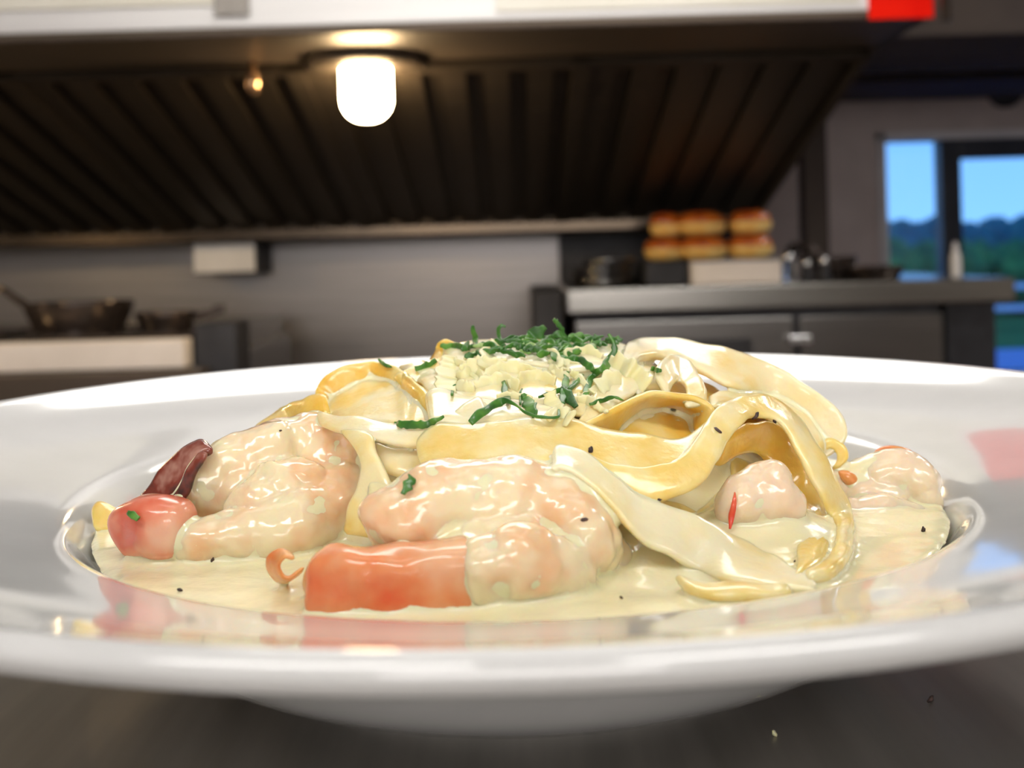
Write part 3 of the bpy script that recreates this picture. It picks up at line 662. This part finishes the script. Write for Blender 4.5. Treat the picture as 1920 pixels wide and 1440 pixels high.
noodle([(1036, 862), (1046, 836), (1072, 838), (1110, 858), (1150, 892), (1190, 930), (1246, 945), (1310, 970), (1370, 1000), (1430, 1032), (1485, 1065), (1530, 1090)],
       [(1036, 885), (1052, 880), (1080, 888), (1115, 915), (1150, 955), (1190, 1000), (1250, 1040), (1310, 1070), (1370, 1092), (1430, 1100), (1485, 1106), (1530, 1108)], 1.22, 1.3,
       'long pale fettuccine sloping down to the front right of the plate', M_pasta_p, bow=0.0008)
noodle([(1262, 1085), (1300, 1094), (1350, 1098), (1420, 1104), (1480, 1098)], [(1285, 1104), (1315, 1114), (1355, 1120), (1420, 1122), (1485, 1112)], 1.33, 1.4, 'half sunk fettuccine under the sloping strand at the front', M_pasta)
noodle([(1536, 830), (1560, 820), (1582, 832), (1590, 858), (1575, 880)], [(1540, 858), (1556, 845), (1566, 850), (1568, 865), (1560, 880)], 1.0, 1.0, 'small curl of fettuccine behind the right shrimp', M_pasta_y)
noodle([(452, 840), (480, 800), (520, 770), (565, 750), (610, 735)], [(500, 850), (520, 820), (550, 800), (580, 788), (620, 780)], 1.12, 1.05, 'yellow fettuccine behind the left shrimp', M_pasta_y)
noodle([(630, 805), (662, 835), (678, 870), (672, 915), (650, 960), (640, 1000)], [(698, 810), (706, 850), (730, 895), (745, 935), (725, 975), (700, 1010)], 1.1, 1.12, 'drooping fettuccine between the left and front shrimps', M_pasta)
noodle([(700, 828), (740, 838), (790, 842), (830, 850)], [(715, 885), (750, 898), (795, 905), (830, 905)], 1.03, 1.03, 'pale fettuccine at the centre left between loops', M_pasta_p)
noodle([(690, 900), (730, 905), (770, 925), (790, 965)], [(690, 960), (720, 965), (745, 985), (760, 1010)], 1.12, 1.14, 'fettuccine end dipping in sauce left of the front shrimp', M_pasta)
noodle([(735, 708), (780, 690), (812, 668), (820, 645), (836, 635), (860, 645)], [(760, 728), (800, 712), (838, 695), (855, 675), (862, 660), (880, 665)], 1.0, 0.97, 'fettuccine with a yellow tip behind the parsley on the left', M_pasta_y)
noodle([(795, 740), (830, 728), (868, 745), (920, 752), (980, 752), (1040, 775), (1090, 800)], [(805, 795), (840, 797), (880, 797), (930, 797), (990, 792), (1045, 797), (1090, 815)], 1.03, 1.12, 'glossy creamy fettuccine behind the front band', M_pasta_p)
noodle([(860, 690), (920, 700), (990, 705), (1060, 700), (1130, 690), (1200, 680)], [(860, 740), (920, 750), (990, 755), (1060, 750), (1130, 745), (1210, 735)], 0.96, 1.0, 'fettuccine under the grated cheese on top', M_pasta)
noodle([(840, 770), (900, 762), (960, 760), (1020, 765), (1090, 780), (1140, 800)], [(850, 720), (910, 712), (970, 712), (1030, 718), (1095, 735), (1150, 760)], 1.02, 0.97, 'fettuccine in the middle of the heap below the cheese', M_pasta_p)
noodle([(830, 655), (900, 640), (980, 636), (1060, 640), (1120, 640), (1180, 645)], [(840, 700), (905, 690), (985, 686), (1065, 690), (1120, 690), (1170, 700)], 0.93, 0.99, 'fettuccine on the crown of the heap below the parsley', M_pasta_p)
noodle([(880, 684), (940, 680), (1000, 680), (1060, 682), (1100, 690)], [(880, 742), (940, 742), (1000, 742), (1060, 740), (1100, 745)], 0.965, 1.0, 'creamy fettuccine between the crown strand and the cheese', M_pasta_p)
noodle([(1060, 655), (1110, 648), (1160, 650), (1210, 665), (1240, 700)], [(1060, 700), (1110, 695), (1150, 700), (1180, 715), (1200, 750)], 0.98, 1.02, 'creamy fettuccine at the top right of the parsley', M_pasta_p)
noodle([(1080, 800), (1100, 760), (1130, 720), (1180, 690), (1230, 690)], [(1130, 800), (1150, 770), (1180, 745), (1215, 730), (1250, 735)], 1.02, 1.02, 'creamy fettuccine rising toward the top right', M_pasta_p)
noodle([(830, 690), (870, 655), (930, 645), (1000, 645), (1070, 650), (1140, 645)], [(830, 720), (880, 690), (930, 680), (1000, 680), (1070, 685), (1140, 680)], 0.98, 0.98, 'fettuccine along the crest of the heap under the parsley', M_pasta)
bm_ = None
A = [atY(px, py, -0.012) for px, py in ((170, 958), (186, 942), (215, 953), (250, 968))]
B = [atY(px, py, -0.020) for px, py in ((176, 992), (195, 1004), (222, 1006), (252, 1002))]
bm = ribbon_bm(A, B, 0.0018, wob=0.0004, seed=77); add_bvh(bm)
tag(mesh_obj('fettuccine_noodle', bm, M_pasta_y), 'bright yellow fettuccine end at the far left of the sauce', 'noodle')

# ------------------------------------------------------------------ shrimps
def body_bm(stations, n=28, sub=8, seed=0, seg=0.06, nseg=6, amp=0.0009, flat=0.85, offs=0.0, sq=1.0):
    """stations: (px, py, Ycm, r_cm)"""
    P_ = [atY(a, b, c * cm) for a, b, c, r in stations]; Rr = [Vector((r * cm, 0, 0)) for *_, r in stations]
    m = len(P_); N = (m - 1) * sub + 1; bm = bmesh.new(); pts = []; rad = []
    for i in range(N):
        t = min(i / sub, m - 1 - 1e-6); pts.append(cat(P_, t)); rad.append(cat(Rr, t).x)
    # rounded ends
    rings = []; side = None
    for i in range(N):
        t = (pts[min(i + 1, N - 1)] - pts[max(i - 1, 0)]).normalized()
        if side is None: side = (Vector((0, 0, 1)) - t * t.z).normalized()
        side = (side - t * side.dot(t)).normalized(); o = t.cross(side)
        u = i / (N - 1) * nseg; s = 1 + seg * (1 - abs(2 * ((u + offs) % 1) - 1) ** 3) - seg * 0.5
        d = min(i, N - 1 - i) / (sub * 0.7); e = math.sqrt(max(0.02, 1 - (1 - d) ** 2)) if d < 1 else 1
        ring = []
        for k in range(n):
            a_ = 2 * math.pi * k / n; r = rad[i] * s * e
            ca, sa = math.cos(a_), math.sin(a_); ca = math.copysign(abs(ca) ** sq, ca); sa = math.copysign(abs(sa) ** sq, sa)
            p = pts[i] + side * ca * r + o * sa * r * flat
            nn = (p - pts[i]).normalized()
            p = p + nn * (amp * noise.noise(p * 90 + Vector((seed, 0, 0))) * 1.6 + amp * 0.7 * noise.noise(p * 230 + Vector((0, seed, 0))))
            ring.append(bm.verts.new(p))
        rings.append(ring)
    for a, b in zip(rings, rings[1:]):
        for k in range(n): bm.faces.new((a[k], a[(k + 1) % n], b[(k + 1) % n], b[k]))
    for ring, s in ((rings[0], 1), (rings[-1], -1)):
        c = bm.verts.new(sum((v.co for v in ring), Vector()) / n)
        for k in range(n): bm.faces.new((ring[k], ring[(k + 1) % n], c))
    bmesh.ops.recalc_face_normals(bm, faces=bm.faces)
    return bm
def shrimp_part(name, root, stations, m, **k):
    bm = body_bm(stations, **k); add_bvh(bm); o = mesh_obj(name, bm, m); place(o, root); return o
M_clouds = bpy.data.textures.new('flesh_lumps', 'CLOUDS'); M_clouds.noise_scale = 0.006; M_clouds.noise_depth = 2
M_wrinkle = bpy.data.textures.new('flesh_wrinkles', 'CLOUDS'); M_wrinkle.noise_scale = 0.0022; M_wrinkle.noise_depth = 1
def flesh(name, root, tubes, m, vox=0.00045, lump=0.0012, seed=0):
    """several overlapping tubes fused into one continuous body"""
    bm = bmesh.new()
    for k, st_ in enumerate(tubes):
        kw = dict(seed=seed + k, nseg=5, seg=0.07, flat=1.0); 
        if isinstance(st_, tuple): kw.update(st_[1]); st_ = st_[0]
        b2 = body_bm(st_, **kw); me = bpy.data.meshes.new('t'); b2.to_mesh(me); b2.free(); bm.from_mesh(me); bpy.data.meshes.remove(me)
    add_bvh(bm)
    o = mesh_obj(name, bm, m); place(o, root)
    a_ = o.modifiers.new('fuse', 'REMESH'); a_.mode = 'VOXEL'; a_.voxel_size = vox; a_.use_smooth_shade = True
    b_ = o.modifiers.new('soften', 'SMOOTH'); b_.factor = 0.5; b_.iterations = 7
    c_ = o.modifiers.new('lumps', 'DISPLACE'); c_.texture = M_clouds; c_.strength = lump; c_.mid_level = 0.5; c_.texture_coords = 'GLOBAL'
    e_ = o.modifiers.new('wrinkles', 'DISPLACE'); e_.texture = M_wrinkle; e_.strength = 0.00022; e_.mid_level = 0.5; e_.texture_coords = 'GLOBAL'
    d_ = o.modifiers.new('settle', 'SMOOTH'); d_.factor = 0.5; d_.iterations = 1
    return o
def fin(root, A, B, YA, YB, m, th=0.0011, name='tail_fin', label=None):
    bm = ribbon_bm([atY(a, b, YA * cm) for a, b in A], [atY(a, b, YB * cm) for a, b in B], th, wob=0.0006, seed=A[0][0]); add_bvh(bm)
    o = mesh_obj(name, bm, m); place(o, root)
    if label: o['label'] = label
    return o
# front shrimp
s1 = empty('shrimp', atY(900, 1100, -0.065), 'large curled shrimp with an orange tail at the front centre', 'shrimp')
flesh('body', s1, [
    [(695, 1018, -6.3, .30), (735, 985, -6.2, .58), (805, 955, -6.0, .72), (895, 940, -5.8, .72), (985, 938, -5.7, .70), (1060, 965, -5.9, .68), (1095, 1020, -6.2, .64), (1080, 1075, -6.6, .56)],
    ([(1110, 1070, -6.5, .45), (1050, 1070, -6.8, .60), (970, 1068, -7.1, .60), (905, 1075, -7.2, .56), (868, 1080, -7.2, .50)], dict(nseg=3, seg=.10)),
    [(760, 1025, -6.1, .50), (850, 1035, -6.2, .60), (950, 1030, -6.3, .60), (1040, 1020, -6.4, .50)],
    [(1120, 1000, -5.6, .30), (1150, 1050, -5.8, .30), (1140, 1110, -6.0, .25)]], M_shrimp, seed=2)
shrimp_part('tail_segment', s1, [(890, 1092, -7.15, .50), (860, 1093, -7.2, .56), (780, 1096, -7.3, .56), (690, 1098, -7.3, .54), (620, 1096, -7.2, .54), (580, 1094, -7.1, .50)], M_tail, seed=9, nseg=1, seg=0.02, amp=0.0012, sq=0.6)
fin(s1, [(585, 1130), (570, 1090), (590, 1045), (630, 1025), (665, 1030)], [(600, 1135), (592, 1100), (612, 1065), (645, 1050), (672, 1048)], -6.7, -7.5, M_finy, label='orange tail fin folded up')
fin(s1, [(560, 1070), (530, 1095), (505, 1075), (500, 1045), (525, 1028), (550, 1040)], [(570, 1060), (545, 1080), (530, 1078), (522, 1060), (535, 1045), (552, 1050)], -6.2, -6.6, M_finy, 0.0008, label='curled translucent fin tip with an orange edge')
# left shrimp
s2 = empty('shrimp', atY(480, 1040, -0.04), 'large shrimp with a dark maroon tail at the left', 'shrimp')
flesh('body', s2, [
    ([(340, 955, -3.2, .22), (372, 925, -3.1, .46), (430, 885, -2.8, .56), (500, 850, -2.6, .56), (560, 838, -2.4, .55)], dict(nseg=3, seg=.10)),
    [(480, 842, -2.6, .44), (540, 825, -2.3, .50), (600, 822, -2.2, .52), (640, 840, -2.3, .45)],
    [(575, 838, -2.2, .62), (630, 870, -2.4, .66), (640, 930, -2.9, .68), (600, 975, -3.4, .70), (530, 995, -3.9, .66), (450, 1008, -4.2, .56), (380, 1015, -4.4, .46), (320, 1020, -4.5, .34)],
    [(560, 860, -2.7, .72), (545, 920, -3.0, .80), (490, 960, -3.5, .66), (420, 985, -3.9, .46)],
    ([(350, 970, -3.3, .25), (420, 930, -3.1, .42), (500, 905, -2.9, .5)], dict(nseg=2, seg=.05))], M_shrimp, seed=5)
shrimp_part('tail_segment', s2, [(365, 998, -4.4, .46), (320, 990, -4.3, .56), (280, 988, -4.1, .58), (250, 995, -3.9, .52), (236, 1005, -3.8, .40)], M_tail_pink, seed=12, nseg=1, seg=0.02, amp=0.0005, sq=0.72)
fin(s2, [(235, 985), (262, 935), (305, 880), (350, 838), (385, 825)], [(290, 965), (325, 930), (342, 900), (370, 862), (400, 842)], -3.2, -3.7, M_fin, 0.0022, label='dark maroon tail fin')
fin(s2, [(300, 965), (325, 925), (350, 880), (375, 845)], [(330, 955), (350, 925), (372, 885), (392, 850)], -3.75, -3.9, M_fin, 0.0012, label='second dark tail fin, folded over')
# right shrimp
s3 = empty('shrimp', atY(1680, 1010, -0.005), 'pale pink shrimp at the right edge of the sauce', 'shrimp')
flesh('body', s3, [
    [(1540, 905, -0.8, .36), (1590, 905, -1.0, .46), (1650, 898, -1.1, .54), (1705, 900, -1.2, .50), (1735, 935, -1.4, .42), (1735, 970, -1.7, .38)],
    [(1560, 975, -2.0, .40), (1610, 975, -2.1, .46), (1680, 972, -2.0, .46), (1735, 978, -1.8, .36), (1775, 985, -1.6, .24), (1803, 988, -1.5, .09)],
    [(1580, 935, -1.4, .42), (1650, 935, -1.5, .42), (1710, 940, -1.6, .36)]], M_shrimp2, seed=21)
shrimp_part('back_ridge', s3, [(1636, 856, -0.9, .10), (1660, 850, -0.9, .16), (1695, 852, -0.9, .15), (1722, 862, -0.9, .08)], M_finy, seed=23, nseg=1, seg=0, amp=0.0003)
shrimp_part('roe_patch', s3, [(1572, 884, -1.42, .07), (1590, 896, -1.42, .15), (1605, 910, -1.42, .16), (1614, 928, -1.42, .07)], M_finy, seed=24, nseg=1, seg=0, amp=0.0005)
# half hidden shrimp inside the right loop
s4 = empty('shrimp', atY(1440, 1000, -0.05), 'pinkish shrimp half hidden inside the right noodle loop', 'shrimp')
flesh('body', s4, [
    [(1345, 975, -4.7, .34), (1395, 945, -4.5, .50), (1450, 940, -4.3, .54), (1500, 985, -4.3, .44)],
    [(1400, 930, -4.4, .40), (1440, 915, -4.2, .46), (1480, 940, -4.2, .40)]], M_shrimp2, seed=31)
# ------------------------------------------------------------------ the sauce: bed of the well plus the film that webs between strands
add_bvh(SAUCE_BED); SAUCE_BED.free()
me = bpy.data.meshes.new('cream_sauce'); me.from_pydata([v[:] for v in SOLID_V], [], SOLID_F); me.update()
so = bpy.data.objects.new('cream_sauce', me); C.objects.link(so); me.materials.append(M_sauce)
md = so.modifiers.new('fuse', 'REMESH'); md.mode = 'VOXEL'; md.voxel_size = 0.0005; md.use_smooth_shade = True
md = so.modifiers.new('web', 'SMOOTH'); md.factor = 0.6; md.iterations = 20
md = so.modifiers.new('thin', 'DISPLACE'); md.strength = -0.00020; md.mid_level = 0.0
tag(so, 'pale cream sauce filling the well of the plate and clinging between the strands', 'sauce', kind='stuff')
dg = bpy.context.evaluated_depsgraph_get(); ev = so.evaluated_get(dg); em = ev.to_mesh()
BVH.append(BVHTree.FromPolygons([v.co.copy() for v in em.vertices], [p.vertices[:] for p in em.polygons])); ev.to_mesh_clear()

A = [(1378, 925), (1376, 945), (1373, 970), (1368, 992)]
def lay(pts, wpx, th, lift, name, m, label, catg, group, jag=0.0, k0=1.15, twist=0.0, seed=0, rnd=False):
    """a strip laid on whatever food surface lies below the pixels"""
    if jag:
        wl = wpx if hasattr(wpx, '__len__') else [wpx] * len(pts)
        v_ = [Vector((p[0], p[1], w_)) for p, w_ in zip(pts, wl)]
        ln = sum((a_ - b_).length for a_, b_ in zip(v_, v_[1:])); k_ = max(5, min(22, int(ln / 5)))
        v_ = [cat(v_, min(i * (len(pts) - 1) / k_, len(pts) - 1 - 1e-6)) for i in range(k_ + 1)]
        pts = [(a_.x, a_.y) for a_ in v_]; wpx = [max(2.0, a_.z) for a_ in v_]
    out = []
    for i, (x, y) in enumerate(pts):
        h = hit(x, y); ref = dome(x, y, k0)
        q_ = h[0] if h else ref
        if h and (h[0] - ref).length > 0.03: q_ = h[0]
        out.append((q_ - ray(x, y) * lift, h[1] if h else Vector((0, -.5, .85))))
    # no wild jumps in depth
    ds = sorted((o[0] - CAM).length for o in out); med = ds[len(ds) // 2]
    cc = []
    for (q_, nn), (x, y) in zip(out, pts):
        L1 = (q_ - CAM).length; L1 = max(med - 0.012, min(med + 0.006, L1)); cc.append(CAM + ray(x, y) * L1)
    A, B = [], []; M_ = len(pts)
    rr = random.Random(seed)
    for i in range(M_):
        tg = (cc[min(i + 1, M_ - 1)] - cc[max(i - 1, 0)]).normalized()
        vd = ray(*pts[i]); s = tg.cross(vd).normalized()
        ang = twist * (i / (M_ - 1) - .5); s = s * math.cos(ang) + tg.cross(s) * math.sin(ang)
        L1 = (cc[i] - CAM).length
        hw = wpx[i] if hasattr(wpx, '__len__') else wpx
        hw = hw / FPX * L1 / 2
        A.append(cc[i] + s * hw * (1 + jag * rr.uniform(-1, 1))); B.append(cc[i] - s * hw * (1 + jag * rr.uniform(-1, 1)))
    bm = ribbon_bm(A, B, th, sub=2 if jag else 6, n=10, rnd=rnd, wob=0.00025 if th < .0006 else 0.0007, seed=seed)
    return tag(mesh_obj(name, bm, m), label, catg, group)
lay([(1376, 925), (1375, 945), (1372, 968), (1368, 992)], [3, 10, 11, 4], 0.0008, 0.0006, 'red_pepper_strip', M_red, 'thin red pepper strip on the shrimp inside the right noodle loop', 'pepper strip', None)

# ------------------------------------------------------------------ grated cheese
G = 'grated cheese shreds on top of the pasta'
rc = random.Random(11)
ch = [([(835, 735), (838, 700), (845, 668)], [38, 44, 22], 'tall pointed cheese shaving left of the parsley'),
      ([(865, 700), (900, 684), (950, 682)], [26, 30, 18], 'long flat cheese shaving right of the pointed one'),
      ([(905, 706), (955, 694), (1015, 704)], [22, 36, 24], 'wide cheese shaving lying across the middle of the heap'),
      ([(955, 722), (1000, 708), (1042, 716)], [20, 32, 20], 'cheese shaving right of the middle of the heap'),
      ([(890, 722), (930, 714), (975, 724)], [18, 30, 20], 'cheese shaving left of the middle of the heap'),
      ([(905, 690), (920, 662), (935, 642)], [24, 36, 18], 'upright cheese shaving just under the parsley'),
      ([(1030, 735), (1045, 770), (1072, 788)], [24, 34, 30], 'cheese shaving pointing down beside the parsley star'),
      ([(1026, 788), (1045, 770), (1052, 765)], [22, 22, 8], 'small white cheese chip above the front noodle band'),
      ([(1140, 680), (1175, 695), (1215, 725)], [44, 58, 34], 'broad creamy cheese flake right of the parsley'),
      ([(1115, 735), (1140, 715), (1165, 712)], [30, 40, 30], 'creamy cheese flake below the curled parsley strip'),
      ([(1025, 662), (1040, 672), (1050, 690)], [22, 26, 10], 'small cheese chip right of the parsley pile'),
      ([(1060, 668), (1100, 660), (1130, 668)], [22, 28, 18], 'glossy cheese flake at the top right')]
for i, (pts, wd, lab) in enumerate(ch):
    lay(pts, wd, 0.0006, 0.0018, 'cheese_shred', M_cheese, lab, 'cheese', G, jag=0.25, seed=i, twist=rc.uniform(-.6, .6))
for i in range(13):
    x = rc.uniform(850, 1110); y = rc.uniform(662, 762) if x > 900 else rc.uniform(675, 735); a_ = rc.uniform(-1.0, 1.0); L1 = rc.uniform(18, 42)
    dx, dy = math.cos(a_) * L1, math.sin(a_) * L1 * .6; wv = rc.uniform(14, 28)
    lay([(x - dx, y - dy), (x, y + rc.uniform(-8, 4)), (x + dx, y + dy)], [wv * .7, wv, wv * .5], 0.0006, rc.uniform(0.0004, 0.0022), 'cheese_shred', M_cheese,
        'thin pale cheese shred in the tangle under the parsley', 'cheese', 'tangled thin cheese shreds', jag=0.3, seed=50 + i, twist=rc.uniform(-1, 1))

# ------------------------------------------------------------------ parsley
GP = 'parsley strips on the pasta'
ps = [([(882, 793), (912, 768), (940, 752), (962, 757), (985, 773), (1012, 781), (1045, 782), (1047, 770)], [16, 18, 16, 6, 6, 6, 5, 4], 'long curled parsley strip on the front noodle band'),
      ([(740, 793), (765, 797), (800, 795), (832, 780)], [8, 16, 14, 5], 'parsley strip on the whitish noodle at left'),
      ([(944, 716), (948, 736), (953, 754)], [8, 13, 8], 'short upright parsley strip in the cheese'),
      ([(980, 738), (992, 762), (1004, 778)], [8, 26, 14], 'triangular parsley leaf piece in the cheese'),
      ([(976, 758), (976, 740), (978, 730)], [5, 5, 3], 'tiny parsley sliver beside the triangular piece'),
      ([(1010, 744), (1035, 737), (1062, 728)], [5, 9, 10], 'left arm of the parsley star'),
      ([(1064, 696), (1060, 722), (1052, 758)], [8, 14, 12], 'upright arm of the parsley star'),
      ([(1050, 728), (1064, 742), (1080, 764)], [12, 20, 14], 'broad lower arm of the parsley star'),
      ([(1094, 704), (1078, 720), (1064, 735)], [5, 9, 9], 'right arm of the parsley star'),
      ([(1048, 650), (1056, 674), (1080, 675), (1102, 685), (1115, 700)], [10, 14, 16, 16, 6], 'curved parsley strip right of the cheese'),
      ([(1141, 626), (1152, 645), (1150, 665), (1138, 685), (1115, 700), (1102, 725), (1096, 768)], [5, 9, 16, 18, 12, 12, 5], 'long parsley strip hanging down at the top right'),
      ([(1105, 758), (1128, 752), (1150, 745), (1168, 750)], [5, 9, 6, 3], 'thin parsley strip above the arched loop'),
      ([(773, 896), (765, 910), (756, 926)], [17, 19, 10], 'bright parsley leaf piece above the front shrimp'),
      ([(240, 960), (249, 965), (259, 973)], [10, 14, 10], 'small parsley piece on the left shrimp tail'),
      ([(710, 674), (720, 682), (733, 688)], [4, 9, 3], 'tiny parsley piece on the upper left loop'),
      ([(846, 740), (849, 730), (855, 722)], [5, 9, 4], 'small parsley sliver left of the cheese'),
      ([(1221, 691), (1230, 693), (1240, 694)], [8, 10, 6], 'small parsley piece right of the creamy flake'),
      ([(778, 692), (800, 686), (818, 676)], [10, 16, 10], 'faint parsley strip behind the upper left flap'),
      ([(825, 648), (850, 648), (880, 652)], [8, 14, 12], 'leftmost parsley strip of the pile'),
      ([(1038, 598), (1050, 612), (1056, 628), (1062, 648)], [6, 10, 11, 8], 'tallest parsley strip curling up from the pile'),
      ([(1043, 600), (1052, 618), (1060, 640)], [5, 6, 5], 'thin parsley strip beside the tallest one'),
      ([(886, 610), (889, 628), (893, 648)], [6, 11, 9], 'upright parsley strip at the left of the pile'),
      ([(948, 612), (938, 612), (936, 630), (944, 648)], [5, 8, 8, 8], 'hooked parsley strip in the middle of the pile'),
      ([(990, 640), (1005, 626), (1022, 612)], [20, 26, 10], 'broad parsley leaf piece rising at the right of the pile'),
      ([(1008, 648), (1030, 635), (1058, 622)], [10, 12, 10], 'slanting parsley strip at the right of the pile')]
for i, (pts, wd, lab) in enumerate(ps):
    lay(pts, wd, 0.0004, 0.0034 if i == 0 else 0.0020 if i > 17 else 0.0017, 'parsley_strip', M_pars, lab, 'parsley', GP, jag=0.3, seed=200 + i, k0=1.0, twist=0.5 * math.sin(i * 2.2))
rp_ = random.Random(23)
for i in range(62):
    x = rp_.triangular(850, 1180, 985); y = rp_.uniform(632, 664) if x < 1100 else rp_.uniform(632, 645)
    if x < 930: y += 6
    a_ = rp_.uniform(-0.6, 0.6) + (0 if rp_.random() > .2 else 1.4); L1 = rp_.uniform(10, 24)
    dx, dy = math.cos(a_) * L1, -math.sin(a_) * L1 * .55; wv = rp_.uniform(8, 17)
    lay([(x - dx, y - dy), (x, y + rp_.uniform(-6, 4)), (x + dx, y + dy)], [wv * .5, wv, wv * .4], 0.0004, rp_.uniform(0.001, 0.005), 'parsley_strip', M_parspale if i % 9 == 0 else M_pars,
        'narrow parsley strip in the dense pile on top', 'parsley', 'parsley strips piled on top', jag=0.4, seed=300 + i, k0=1.0, twist=rp_.uniform(-1.6, 1.6))

# ------------------------------------------------------------------ pepper
pp = [(1107, 846, 13, 'large peppercorn flake on the front noodle band'), (1345, 807, 12, 'oblong pepper flake on the rising part of the right loop'), (1417, 780, 13, 'pepper flake under the top of the right loop'),
      (1452, 789, 8, 'small pepper flake right of the one under the loop top'), (1095, 975, 11, 'pepper flake on the front shrimp'), (1731, 994, 10, 'pepper flake on the right shrimp'),
      (337, 1106, 9, 'pepper flake on the sauce at front left'), (398, 1050, 8, 'pepper flake at the foot of the left shrimp'), (1130, 767, 7, 'pepper flake beside the thin parsley strip'),
      (525, 808, 6, 'tiny pepper flake on top of the left shrimp'), (967, 722, 7, 'pepper flake on the cheese'), (1236, 937, 7, 'pepper speck where the strands cross'), (1490, 1053, 5, 'pepper speck in the sauce inside the right loop'), (1165, 1120, 6, 'pepper speck in the sauce right of the front shrimp')]
def flake(p, r, label, m=M_pepper, group='pepper flakes on the food', catg='pepper flake', name='pepper_flake', seed=0):
    bm = bmesh.new(); bmesh.ops.create_icosphere(bm, subdivisions=2, radius=r)
    ang = seed * 1.3
    for v in bm.verts:
        k = 1 + 0.5 * noise.noise(v.co / r * 1.3 + Vector((seed * 5, 0, 0))); x, y, z = v.co.x * k * 1.25, v.co.y * k * .8, v.co.z * k * .7
        v.co = Vector((x * math.cos(ang) - z * math.sin(ang), y, x * math.sin(ang) + z * math.cos(ang))) + p
    return tag(mesh_obj(name, bm, m), label, catg, group)
for i, (x, y, d, lab) in enumerate(pp):
    h = hit(x, y)
    if not h: continue
    flake(h[0], d / FPX * h[3] / 2, lab, seed=i + 1)
q = atZ(1745, 1311, 0.0005); flake(q, 0.0006, 'dark crumb on the steel worktop right of the plate foot', M_pepper, None, 'crumb', 'crumb', 3)
q = atZ(1452, 1375, 0.0005); flake(q, 0.0005, 'pale crumb on the steel worktop in front of the plate', M_cheese, None, 'crumb', 'crumb', 4)
